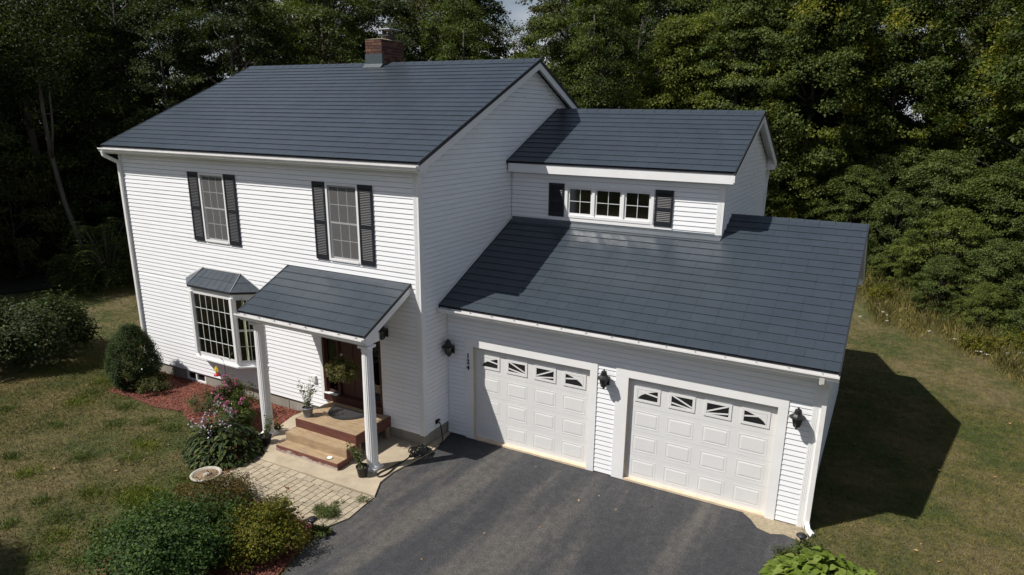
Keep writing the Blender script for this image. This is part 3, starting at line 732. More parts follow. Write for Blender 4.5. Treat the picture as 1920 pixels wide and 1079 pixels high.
# dormer triple window
b = MB(); fz0, fz1, fx0, fx1 = 4.74, 5.50, 1.45, 3.60; o = DY-.035; inn = DY+.05
b.box(fx0, 1.52, o, inn, fz0, fz1); b.box(3.53, fx1, o, inn, fz0, fz1); b.box(1.52, 3.53, o+.002, inn, 5.44, fz1); b.box(1.52, 3.53, o-.006, inn, fz0, 4.80); b.box(2.14, 2.20, o+.002, inn, 4.80, 5.44); b.box(2.85, 2.91, o+.002, inn, 4.80, 5.44)
tw = b.build('triple_window', M['trim'], H)
for a, c in ((1.52, 2.14), (2.20, 2.85), (2.91, 3.53)):
    s = MB(); sw = .045; z0, z1 = 4.80, 5.44; yy = DY-.005
    s.box(a, a+sw, yy, yy+.03, z0, z1); s.box(c-sw, c, yy, yy+.03, z0, z1); s.box(a+sw, c-sw, yy+.001, yy+.029, z0, z0+sw); s.box(a+sw, c-sw, yy+.001, yy+.029, z1-sw, z1)
    so_ = s.build('sash', M['trim_gray'], tw)
    MB().box(a+sw, c-sw, yy+.012, yy+.016, z0+sw, z1-sw).build('pane', M['coated'], tw)
    m = MB(); muntins(m, a+sw, c-sw, z0+sw, z1-sw, yy+.010, 2, 2); m.build('muntins', M['muntin'], tw)
blinds(tw, 1.5, 3.55, 4.81, 5.06, DY+.075, .04)
room(1.52, 3.53, 4.8, 5.44, DY, .9, .05).build('room', M['room'], tw)
MB().box(1.05, 4.04, DY-.03, DY-.005, 4.655, 4.735).build('window_apron', M['trim'], H)
add_shutter(1.04, 1.43, 4.74, 5.51, DY); add_shutter(3.63, 4.03, 4.72, 5.51, DY)

# ---------------- bay window
BC = -5.98; by = -.40; z0, z1 = 1.13, 2.84
PB = [(BC-1.27, 0), (BC-.72, by), (BC+.72, by), (BC+1.27, 0)]
bay = MB()
bay.zprism([(BC-1.33, .03), (BC-1.33, -.02), (BC-.755, by-.05), (BC+.755, by-.05), (BC+1.33, -.02), (BC+1.33, .03)], 1.0, 1.04)
bay.zprism([(PB[0][0], .03), PB[0], PB[1], PB[2], PB[3], (PB[3][0], .03)], 1.04, z0)
bay.zprism([(PB[0][0], .03), PB[0], PB[1], PB[2], PB[3], (PB[3][0], .03)], z1-.09, z1+.03)
for (x, y), w in zip(PB, (.05, .065, .065, .05)):
    bay.zprism([(x-w, y-w*.2), (x-w*.6, y-w*.8 if y < -.1 else y-w), (x+w*.6, y-w*.8 if y < -.1 else y-w), (x+w, y-w*.2), (x+w*.8, y+w+.02), (x-w*.8, y+w+.02)], z0, z1-.09)
bo = bay.build('bay_window', M['trim'], H)
MB().box(PB[1][0]+.06, PB[2][0]-.06, by+.01, by+.014, z0, z1-.09).build('pane', M['glass'], bo)
m = MB(); muntins(m, PB[1][0]+.07, PB[2][0]-.07, z0, z1-.09, by+.008, 6, 4, .0062, .010); m.build('muntins', M['muntin'], bo)
fr = MB(); fr.box(PB[1][0]+.05, PB[2][0]-.05, by-.005, by+.03, z0-.001, z0+.05); fr.box(PB[1][0]+.05, PB[2][0]-.05, by-.005, by+.03, z1-.14, z1-.089)
for xq in (PB[1][0]+.05, PB[2][0]-.08): fr.box(xq, xq+.03, by-.004, by+.029, z0+.05, z1-.14)
fr.build('sash', M['trim_gray'], bo)
for i in (0, 2):
    (xa, ya), (xb, yb) = PB[i], PB[i+1]; d = Vector((xb-xa, yb-ya, 0)); L = d.length; d.normalize(); nn = Vector((d.y, -d.x, 0))
    def obx(b, u0, u1, w0, w1, za, zb):
        c = Vector((xa, ya, 0))+d*(u0+u1)/2+nn*(w0+w1)/2; c.z = (za+zb)/2; b.obox(c, d, nn, (0, 0, 1), (u1-u0)/2, (w1-w0)/2, (zb-za)/2)
    s = MB(); zm = (z0+z1-.09)/2; u0, u1 = .06, L-.06
    for za, zb in ((z0, z0+.05), (zm-.025, zm+.025), (z1-.14, z1-.09)): obx(s, u0, u1, -.02, .008, za, zb)
    for ua in (u0, u1-.035): obx(s, ua, ua+.035, -.021, .006, z0, z1-.09)
    s.build('sash', M['trim_gray'], bo); g = MB(); obx(g, u0+.03, u1-.03, -.012, -.008, z0+.04, z1-.13); g.build('pane', M['screen'], bo)
    m = MB(); um = (u0+u1)/2; obx(m, um-.008, um+.008, -.008, .0, z0+.05, z1-.14)
    for zz in ((z0+zm)/2, (zm+z1-.09)/2): obx(m, u0+.035, u1-.035, -.008, -.001, zz-.008, zz+.008)
    m.build('muntins', M['muntin'], bo)
b = room(PB[0][0]+.1, PB[3][0]-.1, z0, z1, 0, 1.3, .0); b.build('room', M['room'], bo)
# curtains and a plant inside
for xs in ((BC-.9, BC-.5), (BC+.68, BC+.98)):
    b = MB()
    n = 14; pts = [(xs[0]+(xs[1]-xs[0])*i/n, by+.14+.03*math.sin(i*2.2)) for i in range(n+1)]
    for p, q in zip(pts[:-1], pts[1:]): b.quad((p[0], p[1], z0+.05), (q[0], q[1], z0+.05), (q[0], q[1], z1-.1), (p[0], p[1], z1-.1))
    b.build('curtain', M['curtain'], bo)
rng = np.random.default_rng(3); n = 220; P = np.array([BC+.35, by+.25, z0+.22])+rng.normal(0, .1, (n, 3)); V, F = leaves(P, rnd_dirs(n, rng), rnd_dirs(n, rng)+[0, 0, 1], .12, .05)
np_mesh('indoor_leaves', V, F, M['lf_mid'], bo)
# bay roof
zt, zb_, ybr = 3.255, 2.90, -.46
A = [(BC-1.42, -.004, zb_), (BC-.78, ybr, zb_), (BC+.78, ybr, zb_), (BC+1.36, -.004, zb_), (BC+.66, -.004, zt), (BC-.68, -.004, zt)]
br = MB(); low = [(x, y, z-.045) for x, y, z in A[:4]]
br.add(A+low, [(0, 1, 5), (1, 2, 4, 5), (2, 3, 4), (0, 6, 7, 1), (1, 7, 8, 2), (2, 8, 9, 3), (6, 9, 8, 7)])
bro = br.build('bay_roof', M['roof_edge'], H)
def tri_tiles(b, p0, p1, t0, t1, rows, wtile=.2):
    p0, p1, t0, t1 = map(Vector, (p0, p1, t0, t1)); nrm = (p1-p0).cross(t0-p0).normalized()
    if nrm.z < 0: nrm = -nrm
    for r in range(rows):
        a, c = r/rows, min(1, (r+1)/rows+.02)
        l0, l1, h0, h1 = p0.lerp(t0, a), p1.lerp(t1, a), p0.lerp(t0, c), p1.lerp(t1, c); n = max(1, int((l1-l0).length/wtile))
        for i in range(n):
            u, v = i/n+.004, (i+1)/n-.004; q = [l0.lerp(l1, u), l0.lerp(l1, v), h0.lerp(h1, v), h0.lerp(h1, u)]
            h = .014+random.uniform(-.001, .001)
            b.add([q[0]+nrm*h, q[1]+nrm*h, q[2]+nrm*.004, q[3]+nrm*.004, q[0]+nrm*.002, q[1]+nrm*.002], [(0, 1, 2, 3), (4, 5, 1, 0)])
b = MB(); tri_tiles(b, A[1], A[2], A[5], A[4], 2); tri_tiles(b, A[0], A[1], A[5], A[5], 2); tri_tiles(b, A[2], A[3], A[4], A[4], 2)
b.build('roof_tiles', M['roof'], bro)
b = MB()
for p, q in ((A[1], A[5]), (A[2], A[4])): b.tube([Vector(p)+Vector((0, -.0, .012)), Vector(q)+Vector((0, -.01, .012))], .016, 6)
b.build('hip_strip', M['flash'], bro)
b = MB(); b.yprism([(A[5][0]-.0, zt+.0), (A[4][0], zt), (A[4][0], zt+.035), (A[5][0], zt+.035)], -.024, -.017)
for p, q in ((A[0], A[5]), (A[3], A[4])): b.yprism([(p[0], p[2]+.005), (q[0], q[2]+.005), (q[0], q[2]+.04), (p[0], p[2]+.04)], -.023, -.018)
b.build('flashing', M['trim_gray'], bro)

# ---------------- porch roof and columns
PX0, PX1, PY, PZ0, PZ1 = -3.70, -.23, -1.475, 2.94, 3.665
pp = (PZ1-PZ0)/(-PY)
b = MB(); b.xprism([(PY+.015, PZ0-.012), (-.01, PZ1-.012), (-.01, PZ1-.04), (PY+.015, PZ0-.04)], PX0+.01, PX1-.01); pr_ = b.build('porch_roof', M['roof_edge'], H)
b = MB(); L = math.hypot(PY, PZ1-PZ0); s2 = Vector((0, -PY, PZ1-PZ0))/L; nrm = Vector((0, -s2.z, s2.y)); rows = 7; h = L/rows
for r in range(rows):
    x = PX0-random.random()*TW
    while x < PX1-1e-4:
        a, c = max(x, PX0), min(x+TW, PX1); x += TW
        if c-a < .01: continue
        a += .0016 if a > PX0 else 0; c -= .0016 if c < PX1 else 0
        lo = Vector((0, PY, PZ0))+s2*(r*h); hi = Vector((0, PY, PZ0))+s2*((r+1)*h+(.02 if r < rows-1 else 0)); j = random.uniform(-.001, .001)
        P = [lo+nrm*(.017+j), lo+nrm*.01, lo+s2*.03+nrm*.009, hi+nrm*.0035]; v = [(a, q.y, q.z) for q in P]+[(c, q.y, q.z) for q in P]
        b.add(v, [(3, 0, 4, 7), (0, 1, 5, 4), (1, 2, 6, 5), (0, 3, 2, 1), (4, 5, 6, 7)])
b.build('roof_tiles', M['roof'], pr_)
for xa, xb in ((PX1-.02, PX1+.005), (PX0-.005, PX0+.02)): MB().xprism([(PY, PZ0+.02), (-.01, PZ1+.02), (-.01, PZ1-.045), (PY, PZ0-.045)], xa, xb).build('drip_edge', M['roof_edge'], pr_)
b = MB(); b.xprism([(PY+.03, PZ0-.045), (-.01, PZ1-.045), (-.01, PZ1-.2), (PY+.03, PZ0-.2)], PX1-.036, PX1-.012); b.xprism([(PY+.03, PZ0-.045), (-.01, PZ1-.045), (-.01, PZ1-.2), (PY+.03, PZ0-.2)], PX0+.012, PX0+.036)
b.box(PX0+.036, PX1-.036, PY+.03, PY+.055, PZ0-.2, PZ0-.04); b.build('rake_board', M['trim'], pr_)
b = MB(); b.xprism([(PY+.06, PZ0-.05), (-.005, PZ1-.06), (-.005, PZ1-.08), (PY+.06, PZ0-.07)], PX0+.037, PX1-.037); b.build('porch_ceiling', M['trim_gray'], pr_)
CX = (-3.36, -.37); CY = -1.27
b = MB(); b.box(PX0+.05, PX1-.05, CY-.085, CY+.085, PZ0-.24, PZ0-.1); b.box(CX[1]-.07, CX[1]+.07, CY+.085, CY+.3, PZ0-.23, PZ0-.06); b.box(CX[0]-.07, CX[0]+.07, CY+.085, CY+.3, PZ0-.23, PZ0-.06)
b.build('porch_beam', M['trim'], pr_)
gutter(PX0-.03, PX1+.0, PY+.028, PZ0-.045, n_h=8, depth=.12)
for cx in CX:
    zt_ = PZ0-.24
    b = MB(); b.lathe([(.122, .14), (.120, .2), (.118, zt_*.4), (.104, zt_-.13)], (cx, CY, .0), 120, .05, 20, cap=False)
    c = b.build('porch_column', M['trim'], H)
    q = MB(); q.box(cx-.155, cx+.155, CY-.155, CY+.155, .05, .095); q.lathe([(.15, .095), (.155, .11), (.15, .125), (.138, .135), (.132, .15), (.12, .16)], (cx, CY, 0), 32); q.build('column_base', M['trim'], c)
    q = MB(); q.lathe([(.104, zt_-.14), (.11, zt_-.13), (.11, zt_-.11), (.108, zt_-.1), (.108, zt_-.075), (.12, zt_-.05)], (cx, CY, 0), 32); q.box(cx-.125, cx+.125, CY-.125, CY+.125, zt_-.05, zt_-.001); q.build('column_capital', M['trim'], c)

# ---------------- front door
x0, x1, zb0, zt0 = DOOR
b = MB(); b.box(x0-.005, x0+.06, -.02, .12, zb0, zt0); b.box(x1-.06, x1+.005, -.02, .12, zb0, zt0); b.box(x0+.06, x1-.06, -.018, .12, zt0-.1, zt0)
b.box(x0+.42, x0+.47, .0, .12, zb0+.17, zt0-.1); b.box(x1-.40, x1-.35, .0, .12, zb0+.17, zt0-.1); b.box(x0, x1, -.06, .14, zb0, zb0+.17)
fd = b.build('front_entry', M['door_red'], H)
dr = MB(); a, c = x0+.47, x1-.40; dr.box(a+.004, c-.004, .06, .1, zb0+.175, zt0-.105)
for u0, u1, v0, v1 in ((.08, .40, .12, .7), (.48, .8, .12, .7), (.08, .40, .85, 1.45), (.48, .8, .85, 1.45), (.08, .4, 1.55, 1.85), (.48, .8, 1.55, 1.85)):
    k = (c-a)/.88; dr.box(a+u0*k, a+u1*k, .05, .06, zb0+.17+v0, zb0+.17+v1)
d_ = dr.build('door', M['door_red'], fd); MB().lathe([(.02, 0), (.03, .02), (.025, .045), (0.01, .05)], (a+.07, .03, zb0+1.15), 12).build('knob', M['metal_cap'], d_)
for a, c in ((x0+.06, x0+.42), (x1-.35, x1-.06)):
    s = MB(); s.box(a, a+.04, .03, .07, zb0+.17, zt0-.1); s.box(c-.04, c, .03, .07, zb0+.17, zt0-.1); s.box(a+.04, c-.04, .031, .069, zb0+.17, zb0+.25); s.build('sidelight_frame', M['door_red'], fd)
    MB().box(a+.04, c-.04, .05, .054, zb0+.25, zt0-.1).build('sidelight_pane', M['glass'], fd)
room(x0+.05, x1-.05, zb0, zt0, .05, .8, .0).build('hall_room', M['room'], fd)
b = MB(); b.box(x0-.10, x0-.008, -.024, .0, zb0, zt0+.1); b.box(x1+.008, x1+.04, -.024, .0, zb0, zt0+.1); b.box(x0-.008, x1+.008, -.023, .0, zt0, zt0+.1); b.build('door_casing', M['trim'], H)
MB().box(x0+.02, x0+.4, -.075, .02, zb0+.172, zb0+.185).build('sidelight_sill', M['trim'], H)
# doorbell box
b = MB(); b.box(-3.19, -3.07, -.06, -.012, .93, 1.10); b.box(-3.18, -3.08, -.068, -.06, .94, 1.09); b.build('electric_box', M['trim_gray'], H)

# ---------------- garage doors
def clip_rect(poly, r):
    xa, xb, za, zb = r
    return clip_convex(poly, [(xa, za, xb, za), (xb, za, xb, zb), (xb, zb, xa, zb), (xa, zb, xa, za)])
def ray_bar(cx, cz, ang, w, L): 
    d = (math.cos(ang), math.sin(ang)); n = (-d[1], d[0])
    return [(cx-n[0]*w, cz-n[1]*w), (cx+d[0]*L-n[0]*w, cz+d[1]*L-n[1]*w), (cx+d[0]*L+n[0]*w, cz+d[1]*L+n[1]*w), (cx+n[0]*w, cz+n[1]*w)]
for (x0, x1, _, zt) in (D1, D2):
    yd = GY+.07; z0 = .05
    g = MB(); hs = (2.13-z0)/4; g_rows = []
    for i in range(4): g.box(x0+.0, x1-.0, yd, yd+.045, z0+i*hs+.002, z0+(i+1)*hs-.002)
    g.box(x0, x1, yd+.006, yd+.04, z0, 2.2)
    wc = (x1-x0)/4; pw = .47; wy0, wy1 = z0+3*hs+.165, z0+3*hs+.375; wins = []
    for i in range(4):
        pc = x0+.37+.667*i
        a, c = pc-.25, pc+.25
        for r in range(3):
            za, zb2 = z0+r*hs+.085, z0+(r+1)*hs-.085
            # raised panel: thin bead ring and bevelled field
            for (p0, p1, q0, q1) in ((a, c, za, za+.014), (a, c, zb2-.014, zb2), (a, a+.014, za+.014, zb2-.014), (c-.014, c, za+.014, zb2-.014)): g.box(p0, p1, yd-.003, yd, q0, q1)
            e, f2 = .035, .055; y2 = yd-.005
            o4 = [(a+e, yd, za+e), (c-e, yd, za+e), (c-e, yd, zb2-e), (a+e, yd, zb2-e)]; i4 = [(a+f2, y2, za+f2), (c-f2, y2, za+f2), (c-f2, y2, zb2-f2), (a+f2, y2, zb2-f2)]
            g.add(o4+i4, [(4, 5, 6, 7), (0, 1, 5, 4), (1, 2, 6, 5), (2, 3, 7, 6), (3, 0, 4, 7)])
        wins.append((a+.055, c-.055, wy0, wy1))
        e = .05
        for (p0, p1, q0, q1) in ((a, c, wy0-e, wy0), (a, c, wy1, wy1+e), (a, a+e, wy0, wy1), (c-e, c, wy0, wy1)): g.box(p0, p1, yd-.014, yd, q0, q1)
    gd = g.build('garage_door', M['door_white'], H)
    cx, cz = (x0+x1)/2, wy0-.02; ea, eb = 1.195, (wy1-wy0)*1.5
    for i, (a, c, q0, q1) in enumerate(wins):
        gl = MB(); pl = MB()
        gl.box(a, c, yd-.004, yd-.001, q0, q1)
        # white insert above the sunburst arch
        n = 12; pts = []
        for k in range(n+1):
            x = a+(c-a)*k/n; t = (x-cx)/ea
            pts.append((x, cz+eb*math.sqrt(max(0, 1-t*t)) if abs(t) < 1 else cz))
        for (p, q) in zip(pts[:-1], pts[1:]):
            l0, l1 = max(q0, min(q1, p[1])), max(q0, min(q1, q[1]))
            if l0 < q1-1e-4 or l1 < q1-1e-4: pl.yprism([(p[0], l0), (q[0], l1), (q[0], q1), (p[0], q1)], yd-.011, yd-.006)
        for ang in (9, 24, 156, 171):
            r = clip_rect(ray_bar(cx, cz, R(ang), .0135, 2), (a, c, q0, q1))
            if len(r) > 2: pl.yprism(r, yd-.012, yd-.0065)
        dp_ = gl.build('door_pane', M['glass_dark'], gd); pl.build('sunburst_insert', M['door_white'], dp_)
    # jamb and threshold
    b = MB(); b.box(x0-.012, x0+.0, GY-.01, yd+.03, .05, 2.2); b.box(x1, x1+.012, GY-.01, yd+.03, .05, 2.2); b.box(x0, x1, GY-.01, yd+.03, 2.2, 2.212); b.build('door_jamb', M['beige'], H)
    MB().box(x0-.0, x1+.0, GY-.03, yd+.04, 0.0, .055).build('threshold', M['beige'], H)
    b = MB(); L_, R_ = ((.478, 3.575) if x0 < 2 else (3.965, 7.125))
    b.box(L_, x0-.0, GY-.032, GY+.0, .02, 2.205); b.box(x1, R_, GY-.032, GY, .02, 2.205); b.box(L_, R_, GY-.033, GY, 2.2051, 2.375)
    b.box(L_-.008, R_+.008, GY-.04, GY, 2.375, 2.39)
    b.build('garage_casing', M['trim'], H)
# house numbers 1 2 4
def digit(ch, x, y, z, size):
    cu = bpy.data.curves.new('t', 'FONT'); cu.body = ch; cu.size = size; cu.extrude = .006; cu.align_x = 'CENTER'; cu.offset = .004
    t = bpy.data.objects.new('t', cu); COL.objects.link(t); dg = bpy.context.evaluated_depsgraph_get()
    me = bpy.data.meshes.new_from_object(t.evaluated_get(dg)); bpy.data.objects.remove(t)
    me.materials.clear(); me.materials.append(M['black'])
    o = bpy.data.objects.new('house_number', me); COL.objects.link(o); o.parent = H; o.location = (x, y, z); o.rotation_euler = (R(90), 0, 0)
    o['label'] = 'black house number '+ch+' on the white door casing'
for i, ch in enumerate('124'): digit(ch, .56, GY-.042, 1.93-i*.135, .145)

# ---------------- chimney
def chimney():
    x0, x1, y0, y1 = -4.97, -4.41, 4.42, 5.36; zb, zt = 7.9, 8.92
    core = MB().box(x0+.01, x1-.01, y0+.01, y1-.01, zb, zt).build('chimney', M['mortar'], r1)
    b = MB(); bh = .065; k = 0; z = zb+.1
    while z+bh < zt:
        o = (k % 2)*.105
        for (a, c, axis, pos) in ((x0, x1, 'x', y0), (x0, x1, 'x', y1), (y0, y1, 'y', x0), (y0, y1, 'y', x1)):
            u = a-o
            while u < c-.01:
                p, q = max(u, a)+.005, min(u+.21, c)-.005; u += .21
                if q-p < .02: continue
                if axis == 'x': b.box(p, q, pos-.004, pos+.02, z, z+bh) if pos == y0 else b.box(p, q, pos-.02, pos+.004, z, z+bh)
                else: b.box(pos-.004, pos+.02, p, q, z, z+bh) if pos == x0 else b.box(pos-.02, pos+.004, p, q, z, z+bh)
        z += bh+.012; k += 1
    b.build('bricks', M['brick'], core)
    c = MB(); c.add([(x0-.015, y0-.015, zt), (x1+.015, y0-.015, zt), (x1+.015, y1+.015, zt), (x0-.015, y1+.015, zt), (x0+.12, y0+.16, zt+.035), (x1-.12, y0+.16, zt+.035), (x1-.12, y1-.16, zt+.035), (x0+.12, y1-.16, zt+.035)],
          [(0, 3, 2, 1), (4, 5, 6, 7), (0, 1, 5, 4), (1, 2, 6, 5), (2, 3, 7, 6), (3, 0, 4, 7)]); c.build('mortar_crown', M['crown'], core)
    f = MB(); f.box(x0-.012, x1+.012, y0-.014, y0-.006, 8.15, 8.55); f.xprism([(y0-.014, 8.3), (y0-.014, 8.24), (y0-.12, 8.19), (y0-.12, 8.2)], x0-.03, x1+.03)
    for xx in (x0-.014, x1+.006): f.xprism([(y0-.01, 8.15), (y0-.01, 8.55), (y0+.06, 8.55), (y0+.3, 8.42), (y1+.01, 8.36), (y1+.01, 8.0)], xx, xx+.008) if xx < x0 else None
    f.box(x1+.006, x1+.012, y0-.01, y0+.07, 8.2, 8.55)
    f.build('chimney_flashing', simple('lead_flashing', (.045, .06, .07), .5, .2, 12), core)
    cx, cy = -4.62, 4.98; q = MB()
    q.lathe([(.16, zt), (.16, zt+.17), (.135, zt+.17), (.135, zt+.02)], (cx, cy, 0), 20, cap=False); q.build('flue', M['rust'], core)
    q = MB()
    for i in range(14):
        a = 2*math.pi*i/14; q.tube([(cx+.15*math.cos(a), cy+.17*math.sin(a), zt+.03), (cx+.15*math.cos(a), cy+.17*math.sin(a), zt+.29)], .010, 5)
    q.box(cx-.14, cx+.14, cy-.175, cy-.165, zt+.12, zt+.17)
    q.build('cap_screen', M['rust'], core)
    q = MB(); zt += .02; zt += .01; q.add([(cx-.24, cy-.25, zt+.27), (cx+.24, cy-.25, zt+.27), (cx+.24, cy+.25, zt+.27), (cx-.24, cy+.25, zt+.27), (cx, cy, zt+.315), (cx-.24, cy-.25, zt+.25), (cx+.24, cy-.25, zt+.25), (cx+.24, cy+.25, zt+.25), (cx-.24, cy+.25, zt+.25)],
           [(0, 1, 4), (1, 2, 4), (2, 3, 4), (3, 0, 4), (0, 5, 6, 1), (1, 6, 7, 2), (2, 7, 8, 3), (3, 8, 5, 0)]); q.build('chimney_cap', M['metal_cap'], core)
chimney()

# faucet on the side wall
b = MB(); b.box(.017, .03, .38, .48, .43, .53); b.tube([(.02, .43, .47), (.09, .43, .47), (.12, .43, .43)], .015, 8); b.tube([(.08, .43, .47), (.08, .43, .53)], .008, 6); b.lathe([(.03, .53), (.035, .54), (.03, .55)], (.08, .43, 0), 10)
b.build('faucet', M['black'], H)

# ================================================================== WOODEN STEPS
def steps():
    x0, x1 = -2.60, -.92
    S = empty('wooden_steps', (-1.76, -1.0, .05), 'three weathered wooden steps with red painted risers at the front door', 'steps')
    lv = [(-1.73, -1.40, .19), (-1.45, -1.10, .38), (-1.15, .0, .575)]
    for i, (ya, yb, z) in enumerate(lv):
        b = MB(); n = 2 if i < 2 else 8; w = (yb-ya-.022)/n
        for k in range(n): b.box(x0+.001, x1-.001, ya+.022+k*w+.003, ya+.022+(k+1)*w-.003, z-.035, z+random.uniform(-.0015, .0015))
        b.build('tread', M['tread'], S)
        prev = .05 if i == 0 else lv[i-1][2]
        b = MB(); b.box(x0-.02, x1+.02, ya, ya+.022, prev+.001, z-.003); b.build('riser', M['worn_red'] if i == 0 else (M['tread'] if i == 1 else M['red_wood']), S)
    for xa in (x0-.02, x1):
        b = MB(); b.xprism([(-1.707, .052), (-1.707, .186), (-1.427, .186), (-1.427, .376), (-1.127, .376), (-1.127, .571), (-.02, .571), (-.02, .34), (-1.05, .34), (-1.05, .14), (-1.38, .14), (-1.38, .052)], xa, xa+.02); b.build('stringer', M['red_wood'], S)
    for xa, ya in ((x0+.01, -1.05), (x1-.08, -1.05), (x0+.01, -.12), (x1-.08, -.12)): MB().box(xa, xa+.07, ya, ya+.07, .051, .53).build('leg', M['tread'], S)
    b = MB()
    for ya, z in ((-1.1, .30), (-1.1, .42), (-1.4, .2)): b.box(x0+.03, x1-.03, ya, ya+.02, z, z+.06)
    b.build('cross_brace', M['tread'], S)
steps()
# door mat (half round)
P = [(-2.35, -.22)]+[(-1.85+.5*math.cos(a), -.22+-.52*math.sin(a)) for a in [math.pi-math.pi*i/20 for i in range(21)]]
P = [(-1.85+.5*math.cos(math.pi+math.pi*i/20), -.22+.52*math.sin(math.pi+math.pi*i/20)) for i in range(21)]
mt = MB().zprism(P, .577, .588).build('door_mat', M['mat_rubber']); tag(mt, 'black half round rubber mat before the front door', 'doormat')
Q = [(-1.85+.4*math.cos(math.pi+math.pi*i/16), -.27+.40*math.sin(math.pi+math.pi*i/16)) for i in range(17)]
MB().zprism(Q, .589, .591).build('mat_pattern', simple('mat_grey', (.028, .028, .028), .9, .6, 25), mt)
# small item on the step
b = MB(); b.lathe([(.02, 0), (.055, .004), (.06, .018), (.05, .022), (.0, .026)], (-1.22, -1.6, .192), 16); so2 = b.build('jar_lid', M['trim']); tag(so2, 'small round white lid with green edge on the lowest step', 'lid')
MB().lathe([(.058, .0), (.063, .012), (.058, .014)], (-1.235, -1.61, .192), 16).build('green_rim', M['lf_bright'], so2)

# ================================================================== WALL LANTERNS
def lantern(x, y, z, label):
    L = empty('wall_lantern', (x, y, z), label, 'lantern', 'black carriage lanterns on the white walls')
    c = (x, y-.17, z); n = 8
    b = MB(); b.obox((x, y-.02, z-.04), (1, 0, 0), (0, 1, 0), (0, 0, 1), .06, .014, .09)
    b.tube([(x, y-.03, z-.08), (x, y-.07, z-.15), (x, y-.13, z-.17), (x, y-.17, z-.14)], .014, 8); b.tube([(x, y-.03, z-.02), (x, y-.08, z-.05), (x, y-.12, z-.1)], .008, 6); b.build('bracket', M['black'], L)
    b = MB(); b.lathe([(.0, .245), (.014, .24), (.02, .225), (.010, .215), (.03, .205), (.055, .19), (.062, .15), (.068, .12), (.10, .085), (.138, .065), (.14, .052), (.10, .05)], c, n); b.build('cap', M['black'], L)
    b = MB(); b.lathe([(.048, -.10), (.082, .05)], c, n, cap=False); b.build('lamp_glass', M['lampglass'], L)
    b = MB()
    for k in range(n):
        a = 2*math.pi*k/n; b.tube([(c[0]+.05*math.cos(a), c[1]+.05*math.sin(a), z-.105), (c[0]+.087*math.cos(a), c[1]+.087*math.sin(a), z+.052)], .009, 5)
    b.lathe([(.006, -.175), (.02, -.16), (.016, -.145), (.035, -.13), (.06, -.11), (.06, -.095), (.05, -.09)], c, n)
    b.build('cage', M['black'], L)
lantern(.139, GY-.01, 2.1, 'black lantern left of the house number beside the garage corner')
lantern(3.77, GY-.01, 2.1, 'black lantern on the siding between the two garage doors')
lantern(7.30, GY-.01, 2.1, 'black lantern right of the right garage door near the downspout')
lantern(-.93, -.01, 2.56, 'black lantern in the shade beside the front door')

# ================================================================== HOSE
def hose():
    pts = [(.12, .43, .42), (.16, .42, .2), (.2, .36, .06), (.17, .1, .04)]
    rng = random.Random(4)
    for i in range(64):
        a = i*.62; rx, ry = .06+.11*rng.random(), .12+.16*rng.random(); pts.append((.10+rx*math.cos(a)+.05*math.sin(i*.13), -.36+ry*math.sin(a)+.1*math.sin(i*.07), .075+.0016*i*(1+.5*rng.random())))
    pts += [(.05, -.75, .09), (.02, -1.0, .075), (.06, -1.3, .07), (0.03, -1.48, .07), (-.07, -1.5, .07), (-.1, -1.35, .07), (-.03, -1.05, .07), (.0, -.8, .08)]
    # smooth
    P = [Vector(p) for p in pts]; out = []
    for i in range(len(P)-1):
        p0, p1, p2, p3 = P[max(i-1, 0)], P[i], P[i+1], P[min(i+2, len(P)-1)]
        for k in range(4):
            t = k/4; out.append(.5*((2*p1)+(p2-p0)*t+(2*p0-5*p1+4*p2-p3)*t*t+(-p0+3*p1-3*p2+p3)*t**3))
    tag(MB().tube(out, .015, 6).build('garden_hose', M['hose'], smooth=True), 'tangled black garden hose running from the wall tap onto the driveway edge', 'hose')
hose()

